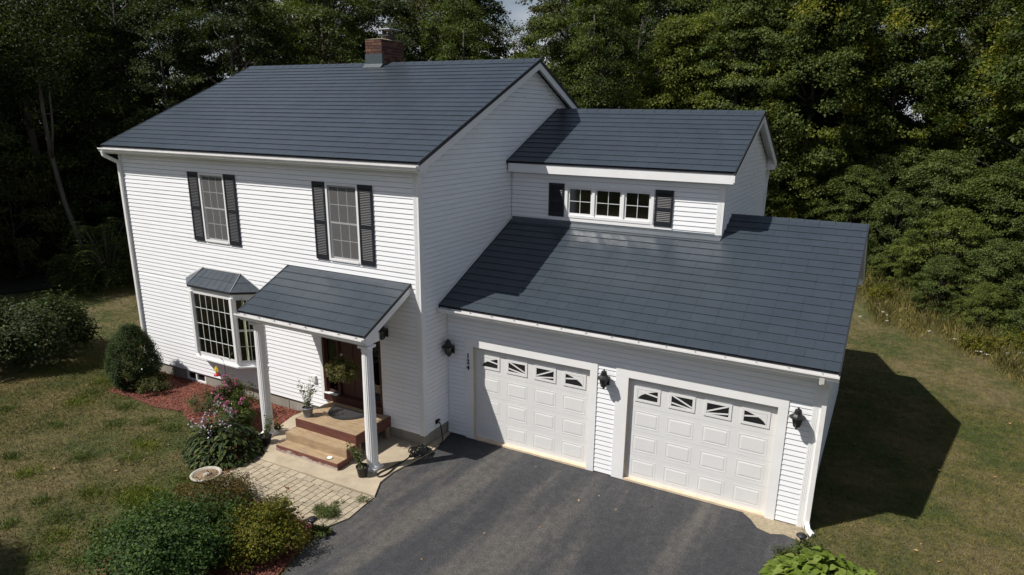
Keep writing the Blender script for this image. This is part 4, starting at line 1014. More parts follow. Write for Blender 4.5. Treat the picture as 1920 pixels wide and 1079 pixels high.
# ================================================================== PLANTS
def bush(name, loc, r, h, n, leaf, aspect, mat, label, cat, group=None, seed=0, clumps=60, shape='round', up=.6, stems=10, stem_mat='bark', fill=.35, droop=0.):
    rng = np.random.default_rng(seed+100); rx, ry = (r if hasattr(r, '__len__') else (r, r))
    z0 = float(hz(loc[0], loc[1])) if len(loc) < 3 else loc[2]
    B = empty(name, (loc[0], loc[1], z0), label, cat, group)
    d = rnd_dirs(clumps, rng); d[:, 2] = np.abs(d[:, 2])*1.0-.15
    d = unit(d); ph = rng.uniform(0, 6.28, 3); aa = np.arctan2(d[:, 1], d[:, 0]); rad = rng.uniform(fill, 1, clumps)**.5*(1+.13*np.sin(2*aa+ph[0])+.10*np.sin(5*aa+ph[1])+.12*np.sin(4*d[:, 2]+3*aa+ph[2]))
    if shape == 'cone':
        t = rng.uniform(0, 1, clumps); a = rng.uniform(0, 2*np.pi, clumps); rr = np.clip(1-(np.abs(t-.26)/.76)**1.7, .02, 1)**.75*.95*np.clip(.72+t, 0, 1)
        C = np.column_stack([rx*rr*np.cos(a), ry*rr*np.sin(a), h*(.06+.88*t)]); OUT = unit(np.column_stack([np.cos(a), np.sin(a), .3+t*1.2]))
    else:
        C = np.column_stack([d[:, 0]*rx*rad, d[:, 1]*ry*rad, h*(.42+.5*d[:, 2]*rad)]); C[:, 2] += rng.normal(0, h*.05, clumps); OUT = d
    if shape != 'cone' and clumps > 60:
        sh = rng.choice(clumps, clumps//6, replace=False); C[sh] += OUT[sh]*(min(rx, ry)*rng.uniform(.06, .2, (len(sh), 1)))
    k = rng.integers(0, clumps, n); cr = (min(rx, ry)*.26 if shape != 'cone' else rx*.17)*rng.uniform(.6, 1.25, clumps)
    off = rng.normal(size=(n, 3))*.5; off = off*np.minimum(1, 1.2/np.maximum(np.linalg.norm(off, axis=1, keepdims=True), .01))
    P = C[k]+off*cr[k][:, None]; P[:, 2] = np.maximum(P[:, 2], .02)
    N = OUT[k]*.6+[0, 0, up]+rng.normal(size=(n, 3))*.45
    Dd = rng.normal(size=(n, 3))+OUT[k]*.8; Dd[:, 2] -= droop; N = unit(N); Dd -= N*(Dd*N).sum(1, keepdims=True)*.8
    L = leaf*rng.uniform(.6, 1.25, n); V, F = leaves(P, Dd, N, L, L*aspect)
    np_mesh('foliage', V, F, M[mat], B)
    if stems:
        s = MB()
        for i in range(stems):
            c = C[rng.integers(0, clumps)]; s.tube([(rng.normal(0, .05)*rx, rng.normal(0, .05)*ry, -.02), tuple(c*np.array([.45, .45, .5])), tuple(c)], [max(.008, .012*h), .008*h+.003, .004], 5)
        me = s; o = bpy.data.meshes.new('stems'); o.from_pydata(s.v, [], s.f); o.materials.append(M[stem_mat]); so3 = bpy.data.objects.new('stems', o); COL.objects.link(so3); so3.parent = B
    return B, C
bush('dwarf_conifer', (-8.62, -.95), .62, 1.75, 42000, .045, .45, 'lf_conifer', 'dense dwarf conifer shaped like a rounded cone at the house corner', 'conifer', seed=1, clumps=420, shape='cone', up=.9, stems=4)
bush('round_shrub', (-12.85, -1.2), (1.42, 1.35), 1.68, 26000, .095, .6, 'lf_bush', 'big round dark shrub standing alone on the left lawn', 'shrub', seed=2, clumps=190, up=.6, fill=.5)
bush('low_shrub', (-7.95, -.95), .42, .5, 2600, .07, .3, 'lf_olive', 'low olive shrub leaning against the dwarf conifer', 'shrub', seed=3, clumps=60)
bush('low_shrub', (-5.8, -1.0), .42, .42, 2400, .06, .28, 'lf_grey', 'small grey green shrub in the middle of the red mulch', 'shrub', seed=4, clumps=60)
PK, PC = bush('rose_bush', (-4.75, -1.0), (.44, .40), .98, 5200, .055, .5, 'lf_mid', 'rose bush covered in pink blooms in front of the foundation', 'bush', seed=5, clumps=70, stem_mat='stem')
PK2, PC2 = bush('flower_plant', (-4.15, -1.45), (.42, .38), .75, 3800, .06, .5, 'lf_mid', 'pink flowering plant leaning toward the patio edge', 'bush', seed=15, clumps=50, stem_mat='stem')
def blooms(root, C, n, mat, size, seed, name='bloom', zmin=.3):
    rng = np.random.default_rng(seed); b = []; Ff = []; c = 0; pick = C[np.argsort(-(C[:, 2]-C[:, 1]*.6+rng.normal(0, .12, len(C))))][:n]
    for p in pick:
        q = 26; d = rnd_dirs(q, rng); d[:, 2] = np.abs(d[:, 2]); V, F = leaves(p+[0, -.04, .07]+d*size*.4, d+rng.normal(size=(q, 3))*.4, rnd_dirs(q, rng)+[0, 0, 1], size*.8, size*.65, .2)
        b.append(V); Ff.append(F+c); c += len(V)
    np_mesh(name, np.concatenate(b), np.concatenate(Ff), M[mat], root)['kind'] = 'stuff'
blooms(PK, PC, 22, 'pink', .055, 1, 'blooms'); blooms(PK2, PC2, 14, 'pink', .055, 2, 'blooms')
def hosta(name, loc, r, h, n, L, wd, mat, label, seed, flowers=0):
    rng = np.random.default_rng(seed); B = empty(name, (*loc, 0), label, 'plant')
    rx, ry = r; t = rng.uniform(0, 1, n)**.55; a = rng.uniform(0, 2*np.pi, n)
    base = np.column_stack([rx*t*np.cos(a), ry*t*np.sin(a), h*(1-t**2.4)*rng.uniform(.55, 1.1, n)*(1+.22*np.sin(a*3+t*4)+.16*np.cos(a*5-t*7))+.07])
    out = np.column_stack([np.cos(a), np.sin(a), np.zeros(n)]); Ls = L*rng.uniform(.65, 1.2, n)
    D0 = unit(out+rng.normal(0, .8, (n, 3))*[1, 1, .45]+[0, 0, .3]); S = unit(np.cross(D0, [0, 0, 1.])); U = np.cross(S, D0)
    V = []; F = []; prof = [(0, .0), (.22, .8), (.5, 1.), (.78, .62), (1., 0.)]
    for (u, wv) in prof:
        c = base+D0*(Ls*u)[:, None]-np.array([0, 0, 1.])*(Ls*.55*u*u)[:, None]
        w_ = (Ls*wd*.5*wv)[:, None]
        V += [c-S*w_+U*w_*.35, c, c+S*w_+U*w_*.35]
    V = np.stack(V, 1).reshape(-1, 3); k = len(prof)*3; bs = np.arange(n)*k
    for i in range(len(prof)-1):
        q = i*3
        F.append(np.stack([bs+q, bs+q+1, bs+q+4, bs+q+3], 1)); F.append(np.stack([bs+q+1, bs+q+2, bs+q+5, bs+q+4], 1))
    o = np_mesh('foliage', V, np.concatenate(F), M[mat], B); o.data.polygons.foreach_set('use_smooth', [True]*len(o.data.polygons))
    if flowers:
        s = MB(); vs = []; fs = []; c = 0
        for i in range(flowers):
            aa = rng.uniform(0, 6.28); q = rng.uniform(.2, .9); x, y = rx*q*math.cos(aa), ry*q*math.sin(aa); top = (x*1.2, y*1.2, h+rng.uniform(.12, .3)); s.tube([(x*.5, y*.5, h*.3), top], .004, 4)
            m_ = 16; P = np.array(top)+rng.normal(0, .03, (m_, 3))*[1, 1, 1.6]; dd = rnd_dirs(m_, rng); dd[:, 2] -= .5; v_, f_ = leaves(P, dd, rnd_dirs(m_, rng), .05, .025); vs.append(v_); fs.append(f_+c); c += len(v_)
        me = bpy.data.meshes.new('flower_stalks'); me.from_pydata(s.v, [], s.f); me.materials.append(M['stem']); so4 = bpy.data.objects.new('flower_stalks', me); COL.objects.link(so4); so4.parent = B
        np_mesh('blooms', np.concatenate(vs), np.concatenate(fs), M['lilac'], B)['kind'] = 'stuff'
    return B
hosta('hosta', (-3.55, -2.3), (.8, .72), .62, 1500, .15, .42, 'lf_hosta', 'dark hosta clump with pale lilac flower spikes behind the birdbath', 31, 14)
hosta('hosta', (8.15, -.75), (.86, .6), .42, 950, .18, .62, 'lf_bright', 'bright green broad leaved hosta at the driveway edge right of the garage', 32)
hosta('hosta', (8.8, -.9), (.6, .5), .36, 460, .15, .55, 'lf_bright', 'smaller bright green hosta on the lawn side of the big one', 33)
bush('boxwood', (-1.05, -5.25), (1.02, .95), 1.0, 20000, .055, .6, 'lf_box', 'large dark glossy boxwood at the front of the planting bed', 'shrub', seed=6, clumps=260, up=.5)
bush('barberry', (-1.75, -3.95), (.85, .62), .62, 12000, .045, .5, 'lf_brown', 'brownish olive barberry sprawling between birdbath and pavers', 'shrub', seed=7, clumps=170)
bush('gold_shrub', (-.22, -4.3), (.66, .66), .70, 14000, .045, .65, 'lf_gold', 'yellow gold leaved shrub beside the driveway edge', 'shrub', seed=8, clumps=150, up=.5)
bush('weed_tuft', (-.02, -2.98), (.26, .2), .16, 900, .1, .1, 'weed', 'grassy weed tuft growing through the pavers by the driveway', 'weed', seed=9, clumps=30, stems=0)
bush('weed_tuft', (.28, -2.3), (.07, .07), .12, 90, .1, .12, 'weed', 'tiny weed where pavers, concrete pad and driveway meet', 'weed', seed=10, clumps=8, stems=0)
bush('weed_tuft', (-.05, -2.62), (.1, .07), .08, 120, .08, .12, 'weed', 'flat little weed in a paver joint near the driveway', 'weed', seed=11, clumps=8, stems=0)
bush('weed_patch', (7.6, -.35), (.32, .42), .16, 2200, .05, .4, 'weed', 'low leafy weeds creeping over the asphalt edge left of the hosta', 'weed', seed=12, clumps=60, stems=0)
bush('weed_patch', (7.8, .05), (.25, .25), .25, 900, .07, .35, 'weed', 'taller weeds behind the path light near the garage corner', 'weed', seed=13, clumps=30, stems=0)
bush('weed_patch', (.33, -3.45), (.2, .12), .14, 600, .06, .4, 'weed', 'pale green weeds between path light and asphalt', 'weed', seed=14, clumps=20, stems=0)
bush('seedling', (-3.4, -1.05), (.12, .12), .3, 160, .07, .5, 'lf_mid', 'small green seedling in the mulch beside the left porch column', 'plant', seed=16, clumps=14, stems=3, stem_mat='stem')

def pot_plant(loc, z, r, h, potmat, label, kind, seed, lean=(0, 0), group='potted plants by the porch steps'):
    rng = np.random.default_rng(seed); B = empty('potted_plant', (*loc, z), label, 'potted plant', group)
    p = MB(); p.lathe([(r*.68, 0), (r*.9, h*.85), (r*.98, h*.85), (r, h), (r*.9, h), (r*.86, h*.8)], (0, 0, 0), 24, cap=False); p.lathe([(r*.68, 0), (r*.68, .002)], (0, 0, 0), 24)
    def loc_build(mb, nm, mt, sm=True):
        me = bpy.data.meshes.new(nm); me.from_pydata(mb.v, [], mb.f); me.materials.append(mt); o = bpy.data.objects.new(nm, me); COL.objects.link(o); o.parent = B
        if sm: me.polygons.foreach_set('use_smooth', [True]*len(me.polygons))
        return o
    loc_build(p, 'pot', M[potmat]); s = MB(); s.lathe([(r*.86, h*.8), (r*.4, h*.84), (0.001, h*.85)], (0, 0, 0), 20); loc_build(s, 'soil', M['soil'])
    st = MB(); P = []; nst, H_, sp = kind
    for i in range(nst):
        a = rng.uniform(0, 6.28); q = rng.uniform(.1, 1)*sp; hh = H_*rng.uniform(.55, 1); pts = []
        for k in range(6):
            t = k/5; pts.append((lean[0]*t*hh+q*t*math.cos(a)+rng.normal(0, .01), lean[1]*t*hh+q*t*math.sin(a)+rng.normal(0, .01), h*.8+hh*t*(1-.25*t*(abs(lean[0])+abs(lean[1])))))
        st.tube(pts, [.006, .005, .005, .004, .003, .002], 5)
        for k in range(26):
            t = rng.uniform(.12, 1)*5; i0 = min(4, int(t)); u = t-i0; P.append(np.array(pts[i0])*(1-u)+np.array(pts[i0+1])*u)
    loc_build(st, 'stems', M['stem']); P = np.array(P); n = len(P); Dd = rnd_dirs(n, rng); Dd[:, 2] *= .5
    V, F = leaves(P+Dd*.015, Dd, rng.normal(size=(n, 3))*.5+[0, 0, 1], rng.uniform(.04, .085, n), rng.uniform(.018, .035, n)); np_mesh('foliage', V, F, M['lf_grey'], B)
pot_plant((-2.46, -.93), .577, .13, .22, 'grey_pot', 'tall straggly plant in a grey pot on the top step', (9, .78, .22), 41)
pot_plant((-3.1, -1.58), .05, .135, .19, 'black_plastic', 'leggy plant in a black pot leaning at the left porch column', (7, .62, .3), 42, (.25, .2))
pot_plant((-.33, -1.62), .05, .13, .22, 'black_plastic', 'black pot beside the right column with a plant drooping to the steps', (9, .62, .16), 43, (-.75, .25))
# hanging basket
def basket():
    c = (-1.30, -1.0); zc = 1.86; B = empty('hanging_basket', (c[0], c[1], zc), 'bushy olive plant in a hanging basket under the porch roof', 'hanging basket')
    rng = np.random.default_rng(50); n = 5200; k = 90
    d = rnd_dirs(k, rng); C = d*[.33, .28, .25]*rng.uniform(.5, 1, (k, 1)); C[:, 2] += .02; i = rng.integers(0, k, n); P = C[i]+rng.normal(0, .035, (n, 3))
    Dd = rnd_dirs(n, rng)+unit(P)*.8; V, F = leaves(P, Dd, rng.normal(size=(n, 3))*.6+[0, 0, .8]+unit(P)*.5, .045, .022); np_mesh('foliage', V, F, M['lf_basket'], B)
    p = MB(); p.lathe([(.08, -.18), (.14, -.02), (.145, -.02), (.15, 0)], (*c, zc), 20); p.build('basket', M['black_plastic'], B)
    s = MB(); top = (c[0], c[1], 2.84)
    for a in (0, 2.1, 4.2): s.tube([(c[0]+.14*math.cos(a), c[1]+.14*math.sin(a), zc), (c[0], c[1], zc+.5)], .002, 4)
    s.tube([(c[0], c[1], zc+.5), top], .003, 4); s.build('wire', M['black'], B)
basket()
# shepherd hook and feeder
b = MB(); pts = [(-5.48, -.62, .0), (-5.48, -.62, 1.12)]+[(-5.48-.16+.16*math.cos(a), -.62, 1.12+.14*math.sin(a)) for a in [math.pi*i/8 for i in range(1, 9)]]+[(-5.80, -.62, 1.06), (-5.78, -.62, 1.03)]
tag(b.tube(pts, .007, 6).build('shepherd_hook', M['black']), 'thin black garden hook standing in the mulch below the bay window', 'hook')
fx, fy = -5.79, -.62; F_ = empty('hummingbird_feeder', (fx, fy, .8), 'red and yellow hummingbird feeder hanging from the black hook', 'feeder')
MB().lathe([(.02, .75), (.075, .765), (.08, .79), (.06, .81), (.03, .82)], (fx, fy, 0), 16).build('dish', M['red'], F_, True)
b = MB()
for i in range(8):
    a = 6.283*i/8; b.obox((fx+.045*math.cos(a), fy-.01, .92+.045*math.sin(a)), (math.cos(a), 0, math.sin(a)), (0, 1, 0), (-math.sin(a), 0, math.cos(a)), .028, .006, .013)
b.build('flower', M['yellow'], F_); MB().lathe([(.015, .82), (.03, .85), (.03, .95), (.012, .98), (.004, 1.02)], (fx, fy, 0), 12).build('bottle', M['yellow'], F_, True)
# birdbath
c = (-2.32, -3.62); B = empty('birdbath', (*c, 0), 'round cast stone birdbath with a dry brown basin', 'birdbath')
b = MB(); b.lathe([(.17, 0), (.18, .03), (.14, .06), (.08, .12), (.065, .22), (.07, .32), (.11, .4)], (*c, 0), 24); b.build('pedestal', M['stone'], B, True)
b = MB(); b.lathe([(.10, .38), (.2, .41), (.255, .46), (.275, .5), (.28, .52), (.265, .53), (.235, .52), (.22, .49), (.0, .478)], (*c, 0), 48, .012, 24); b.build('bowl', M['stone'], B, True)
b = MB(); b.lathe([(.225, .497), (.06, .492), (.058, .51), (.0, .516)], (*c, 0), 36, cap=False); b.build('basin_floor', M['water_mud'], B, True)
MB().lathe([(.06, .5), (.055, .515), (.0, .52)], (*c, 0), 24).build('centre_boss', M['stone'], B)
# path lights
for (x, y), lb in (((.27, -3.55), 'black mushroom path light between gold shrub and driveway'), ((-.72, -3.28), 'black path light half hidden behind the barberry and gold shrub'), ((7.66, .1), 'black path light in the weeds at the garage corner')):
    h = .34 if x > 0 else .16; L = empty('path_light', (x, y, 0), lb, 'path light', 'black mushroom path lights')
    MB().tube([(x, y, -.02), (x, y, h)], .014, 8).build('post', M['black_plastic'], L); MB().lathe([(.03, h-.06), (.035, h-.02), (.03, h)], (x, y, 0), 12).build('lens', M['lampglass'], L)
    MB().lathe([(.085, h), (.088, h+.012), (.06, h+.035), (.0, h+.045)], (x, y, 0), 20).build('shade', M['black_plastic'], L, True)
# butterfly stakes
for (x, y, h), mt, lb in (((-1.95, -3.05, .34), 'lilac', 'pale butterfly ornament on a thin stake beside the birdbath'), ((-.82, -3.1, .40), 'orange', 'rusty red butterfly ornament on a thin stake over the pavers')):
    S = empty('garden_stake', (x, y, 0), lb, 'garden ornament')
    MB().tube([(x, y, 0), (x+.01, y, h)], .004, 5).build('stake', M['black'], S)
    b = MB()
    for s in (-1, 1): b.add([(x+.01, y, h), (x+.01+s*.05, y-.01, h+.045), (x+.01+s*.06, y, h+.005), (x+.01+s*.035, y+.01, h-.035), (x+.01, y, h-.012), (x+.01, y+.004, h), (x+.01+s*.05, y-.006, h+.045), (x+.01+s*.06, y+.004, h+.005), (x+.01+s*.035, y+.014, h-.035), (x+.01, y+.004, h-.012)], [(0, 1, 2, 3, 4), (9, 8, 7, 6, 5), (0, 5, 6, 1), (1, 6, 7, 2), (2, 7, 8, 3), (3, 8, 9, 4)])
    b.build('wings', M[mt], S)

# ================================================================== TREES
def tree_proto(seed, H_, Rr, zc, n=26000, clumps=230, leaf=.14, asp=.5, flat=.45):
    rng = np.random.default_rng(seed)
    t = rng.uniform(0, 1, clumps); a = rng.uniform(0, 2*np.pi, clumps)
    z = zc+(H_-zc)*t; prof = np.sin(np.pi*np.clip(t*.86+.12, 0, 1))**.6
    rr = Rr*prof*rng.uniform(.35, 1, clumps)**.5*(1+.22*np.sin(3*a+seed)+.15*np.sin(5*a+z))
    C = np.column_stack([rr*np.cos(a), rr*np.sin(a), z]); cr = rng.uniform(.45, 1.0, clumps)*Rr*.26
    k = rng.integers(0, clumps, n); u = rng.normal(size=(n, 3))*.5; ul = np.linalg.norm(u, axis=1, keepdims=True); u = u*np.minimum(1, 1.1/np.maximum(ul, .01))
    out = unit(C*[1, 1, 0]+[1e-6, 0, 0])
    off = u*cr[k][:, None]*[1, 1, flat]; off[:, 2] -= .25*(off[:, 0]*out[k][:, 0]+off[:, 1]*out[k][:, 1])
    P = C[k]+off
    N = unit([0, 0, .85]+out[k]*.4+rng.normal(size=(n, 3))*.62); Dd = out[k]*.7+rng.normal(size=(n, 3))*.8+[0, 0, -.35]; Dd -= N*(Dd*N).sum(1, keepdims=True)*.85
    L = leaf*rng.uniform(.6, 1.3, n); V, F = leaves(P, Dd, N, L, L*asp, .15)
    T = MB(); pts = []; x = y = 0
    for i in range(9):
        pts.append((x, y, -.1+H_*.9*i/8)); x += rng.normal(0, .12); y += rng.normal(0, .12)
    r0 = .014*H_; T.tube(pts, [r0*(1.15-.95*i/8) for i in range(9)], 9)
    for i in range(34):
        c = C[rng.integers(0, clumps)]; zb = max(H_*.12, c[2]-rng.uniform(.5, 2.2)); j = min(7.99, max(0, zb/(H_*.9)*8)); i0 = int(j); u_ = j-i0
        p = np.array(pts[i0])*(1-u_)+np.array(pts[i0+1])*u_; mid = p*.5+c*.5+rng.normal(0, .15, 3)+[0, 0, -.12*Rr*.3]
        T.tube([tuple(p), tuple(mid), tuple(c)], [r0*.34*(1-.6*zb/H_), r0*.2, r0*.06], 6)
    return (V, F), T
PROTO = {}
def get_proto(k):
    if k not in PROTO:
        cfg = {'oak': (1, 13.5, 3.1, 1.2, 52000, 230, .14, .5, .34), 'maple': (2, 12.5, 3.2, .8, 58000, 260, .15, .62, .5), 'ash': (3, 14.5, 2.9, 1.6, 50000, 240, .13, .45, .4), 'birch': (4, 11.5, 2.6, .6, 50000, 230, .11, .6, .34),
               'airy': (5, 14.0, 3.1, 2.4, 30000, 230, .15, .5, .4), 'under': (6, 5.2, 2.2, .15, 26000, 150, .12, .5, .4)}[k]
        (V, F), T = tree_proto(*cfg)
        me = bpy.data.meshes.new('crown'); o = np_mesh('crown', V, F, M['lf_dark']); cm = o.data; bpy.data.objects.remove(o)
        tm = bpy.data.meshes.new('trunk'); tm.from_pydata(T.v, [], T.f); tm.materials.append(M['bark']); tm.polygons.foreach_set('use_smooth', [True]*len(tm.polygons))
        PROTO[k] = (cm, tm)
    return PROTO[k]
def tree(kind, x, y, s, mat, label, group=None, rz=None, tilt=0, name=None, cat='tree', z=None):
    cm, tm = get_proto(kind)
    T = empty(name or 'tree', (x, y, float(hz(x, y)) if z is None else z), label, cat, group); T.scale = (s*random.uniform(.92, 1.08), s*random.uniform(.92, 1.08), s)
    T.rotation_euler = (tilt, random.uniform(-.03, .03), random.uniform(0, 6.28) if rz is None else rz)
    for nm, me in (('crown', cm), ('trunk', tm)):
        o = bpy.data.objects.new(nm, me); COL.objects.link(o); o.parent = T
        if nm == 'crown': o.material_slots[0].link = 'OBJECT'; o.material_slots[0].material = M[mat]
    return T
rt_ = random.Random(21)
# forest edge polyline
EDGE = [(-27, -4), (-23.5, 1), (-21.5, 6), (-19, 11.5), (-14.5, 16.5), (-9, 19.5), (-3, 22.5), (3, 26), (8, 29), (13, 27.5), (18, 24), (23, 19), (27, 13)]
def along(s):
    seg = []; tot = 0
    for (a, b) in zip(EDGE[:-1], EDGE[1:]): l = math.dist(a, b); seg.append((tot, l, a, b)); tot += l
    s = min(max(s, 0), tot-.001)
    for t0, l, a, b in seg:
        if t0 <= s < t0+l:
            u = (s-t0)/l; d = ((b[0]-a[0])/l, (b[1]-a[1])/l); return a[0]+(b[0]-a[0])*u, a[1]+(b[1]-a[1])*u, -d[1], d[0], tot
    return (*EDGE[-1], 0, 1, tot)
TOT = along(0)[4]
GAP = (.0, .0)
FOREST = []
def side_of(x): return 'left of the house' if x < -12 else ('behind the main roof' if x < -1 else ('behind the garage' if x < 9 else 'on the right bank'))
def bearing(x, y): return math.degrees(math.atan2(x-8.18, y+10.79))
for row, (dist, step, lo, hi) in enumerate(((0.5, 3.5, .80, 1.0), (4.2, 3.8, .95, 1.12), (8.5, 4.3, 1.0, 1.2), (13.5, 4.8, 1.05, 1.25))):
    s = rt_.uniform(0, 2)
    while s < TOT:
        x, y, nx, ny, _ = along(s); x += nx*dist+rt_.uniform(-.9, .9); y += ny*dist+rt_.uniform(-.9, .9); s += step*rt_.uniform(.85, 1.15)
        az_ = bearing(x, y)
        k = rt_.choice(['oak', 'ash', 'airy', 'oak'] if x < -6 else ['maple', 'birch', 'oak', 'ash', 'maple'])
        mt = rt_.choice(['lf_dark', 'lf_dark', 'lf_olive', 'lf_mid'] if x < -6 else ['lf_mid', 'lf_dark', 'lf_fresh', 'lf_olive', 'lf_mid', 'lf_fresh'])
        sc = rt_.uniform(lo, hi)
        if -31.0 < az_ < -26.4 and row > 0: sc *= .58
        if -30.6 < az_ < -27.2 and row == 0: sc *= .8          # the opening where the sky shows
        if az_ < -74 or az_ > 20: continue
        if row == 0 and math.hypot(x+21.8, y-5.2) < 3.0 and x > -22.6: continue
        T = tree(k, x, y, sc, mt, 'tree', 'forest trees around the house')
        FOREST.append((('front edge', 'second rank', 'third rank', 'deepest rank')[row], side_of(x), az_, {'lf_dark': 'dark green', 'lf_olive': 'olive green', 'lf_mid': 'mid green', 'lf_fresh': 'fresh yellow green'}[mt], 'tree', T))
# understory along the edge
s = 0; iu = 0
while s < TOT:
    x, y, nx, ny, _ = along(s); x -= nx*rt_.uniform(.8, 1.8); y -= ny*rt_.uniform(.8, 1.8); s += rt_.uniform(1.7, 2.4)
    if bearing(x, y) < -74 or bearing(x, y) > 20 or math.hypot(x+20.6, y-4.8) < 3.0: continue
    m_ = rt_.choice(['lf_dark', 'lf_mid', 'lf_olive']) if x < 0 else rt_.choice(['lf_bank', 'lf_mid', 'lf_bank2'])
    T = tree('under', x, y, rt_.uniform(.65, 1.05), m_, 'sapling', 'saplings at the edge of the wood', name='sapling')
    FOREST.append(('outer edge', side_of(x), bearing(x, y), 'leafy', 'sapling', T))
for x, y, sc in ((-24.5, 4.2, .95), (-25.2, 7.2, 1.0), (-24.2, 1.0, .9), (-22.6, 8.6, .95), (-26.5, 2.5, 1.1), (-23.2, -1.2, .85), (-27.5, 5.5, 1.1), (-24.6, 10.5, 1.0), (-21.2, -1.6, .62)):
    T = tree('under', x, y, sc, rt_.choice(['lf_mid', 'lf_dark', 'lf_olive']), 'sapling', 'saplings at the edge of the wood', name='sapling')
    FOREST.append(('inner fringe', side_of(x), bearing(x, y), 'leafy', 'sapling', T))
ORD = 'first second third fourth fifth sixth seventh eighth ninth tenth eleventh twelfth thirteenth fourteenth fifteenth sixteenth seventeenth eighteenth nineteenth twentieth'.split()
def ordinals():
    from collections import defaultdict
    g = defaultdict(list)
    for it in FOREST: g[(it[0], it[1], it[4])].append(it)
    for (row, side, kind), L in g.items():
        for i, it in enumerate(sorted(L, key=lambda q: q[2])):
            it[5]['label'] = f'{it[3]} {kind}, {ORD[i]} from the left in the {row} {side}'
ordinals()
# yellowing maples
for x, y, sc, lb in ((4.4, 24.5, .93, 'maple with yellowing top behind the dormer roof ridge'), (7.8, 26.5, .86, 'maple with yellow boughs above the right end of the dormer'), (13.4, 24.0, .93, 'maple with lime yellow boughs high at the upper right')):
    tree('maple', x, y, sc, 'lf_yellow', lb, name='yellow_maple')
tree('birch', 1.2, 24.0, .98, 'lf_bank', 'light green feathery tree just right of the sky gap')
# leaning trunk
T = empty('leaning_tree', (-20.9, 5.2, 0), 'slender bare leaning trunk at the edge of the left wood', 'tree')
b = MB(); b.tube([(-20.85, 5.2, -.1), (-21.6, 5.2, 1.6), (-22.25, 5.2, 3.25), (-22.64, 5.2, 5.2), (-22.66, 5.2, 7.1), (-22.5, 5.2, 9.2)], [.075, .09, .10, .09, .07, .05], 10); b.tube([(-22.6, 5.2, 5.0), (-21.8, 5.0, 6.3), (-21.4, 4.9, 7.6)], [.06, .045, .02], 7); b.build('trunk', simple('leaning_bark', (.085, .075, .062), .9, .4, 6, bmp=.6, bs=25, stretch=(1, 1, .25)), T, True)
rng = np.random.default_rng(77); n = 16000; k = 70; C = np.array([-22.4, 5.2, 9.6])+rng.normal(0, 1, (k, 3))*[1.3, 1.3, 1.1]; P = C[rng.integers(0, k, n)]+rng.normal(0, .3, (n, 3)); Dd = rnd_dirs(n, rng); V, F = leaves(P-np.array([-20.9, 5.2, 0]), Dd, rnd_dirs(n, rng)+[0, 0, 1], .13, .06); np_mesh('crown', V, F, M['lf_dark'], T)
# bank of bushes at the right
i = 0
BK = [(8.6, 20.5), (10.3, 18.8), (11.9, 17.2), (13.3, 15.6), (14.6, 14.0), (15.8, 12.2), (9.8, 22.6), (11.7, 21.0), (13.5, 19.3), (15.2, 17.5), (16.6, 15.6), (11.2, 24.4), (13.2, 23.0), (15.2, 21.3), (17.0, 19.2), (6.6, 22.3), (7.6, 24.4), (5.2, 24.0), (18, 17)]
for j, (x, y) in enumerate(BK):
    row = 'front' if j < 6 else ('middle' if j < 11 else 'rear')
    tree('under', x+rt_.uniform(-.3, .3), y+rt_.uniform(-.3, .3), rt_.uniform(.5, .66) if j < 6 else rt_.uniform(.62, .85), ('lf_bank', 'lf_bank2', 'lf_bank', 'lf_mid')[j % 4], f'sunlit thicket bush, {ORD[j if j < 6 else (j-6 if j < 11 else j-11)]} from the left in the {row} row of the right bank', 'thicket bushes on the right bank', name='thicket_bush', cat='bush')
for j, (x, y) in enumerate(((8.9, 19.2), (10.2, 17.6), (11.5, 16.2), (12.8, 14.7), (14.1, 13.1), (15.3, 11.3))):
    tree('under', x, y, rt_.uniform(.33, .42), ('lf_bank2', 'lf_bank')[j % 2], f'low pale green thicket, {ORD[j]} from the left along the meadow fringe', 'low thickets along the meadow fringe', name='thicket_bush', cat='bush')
# sumac by the left wood
rng = np.random.default_rng(61)
for (x, y, h, lb) in ((-19.4, 4.9, 2.9, 'tall sumac with feathery fronds left of the house corner'), (-19.9, 3.9, 1.7, 'shorter sumac in front of the leaning trunk'), (-18.4, 6.1, 2.4, 'sumac half hidden behind the downspout corner')):
    B = empty('sumac', (x, y, 0), lb, 'shrub'); st = MB(); Ps = []; Ds = []; Ns = []
    for i in range(62):
        a = rng.uniform(0, 6.28); q = rng.uniform(.1, 1.0)*h*.46; top = np.array([q*math.cos(a), q*math.sin(a), h*rng.uniform(.12, .95)]); st.tube([(0, 0, 0), tuple(top*[.5, .5, .7]), tuple(top)], [.025, .018, .008], 5)
        for f_ in range(6):
            aa = rng.uniform(0, 6.28); d = np.array([math.cos(aa), math.sin(aa), .25]); sd = np.array([-math.sin(aa), math.cos(aa), 0])
            for k in range(9):
                p = top+d*.07*k-np.array([0, 0, .012*k*k])
                for s_ in (-1, 1): Ps.append(p); Ds.append(sd*s_+d*.4-np.array([0, 0, .3])); Ns.append([0, 0, 1])
    me = bpy.data.meshes.new('stems'); me.from_pydata(st.v, [], st.f); me.materials.append(M['bark']); o = bpy.data.objects.new('stems', me); COL.objects.link(o); o.parent = B
    V, F = leaves(np.array(Ps), np.array(Ds, float), np.array(Ns, float)+rng.normal(0, .15, (len(Ps), 3)), .15, .045); np_mesh('foliage', V, F, M['lf_bank'], B)
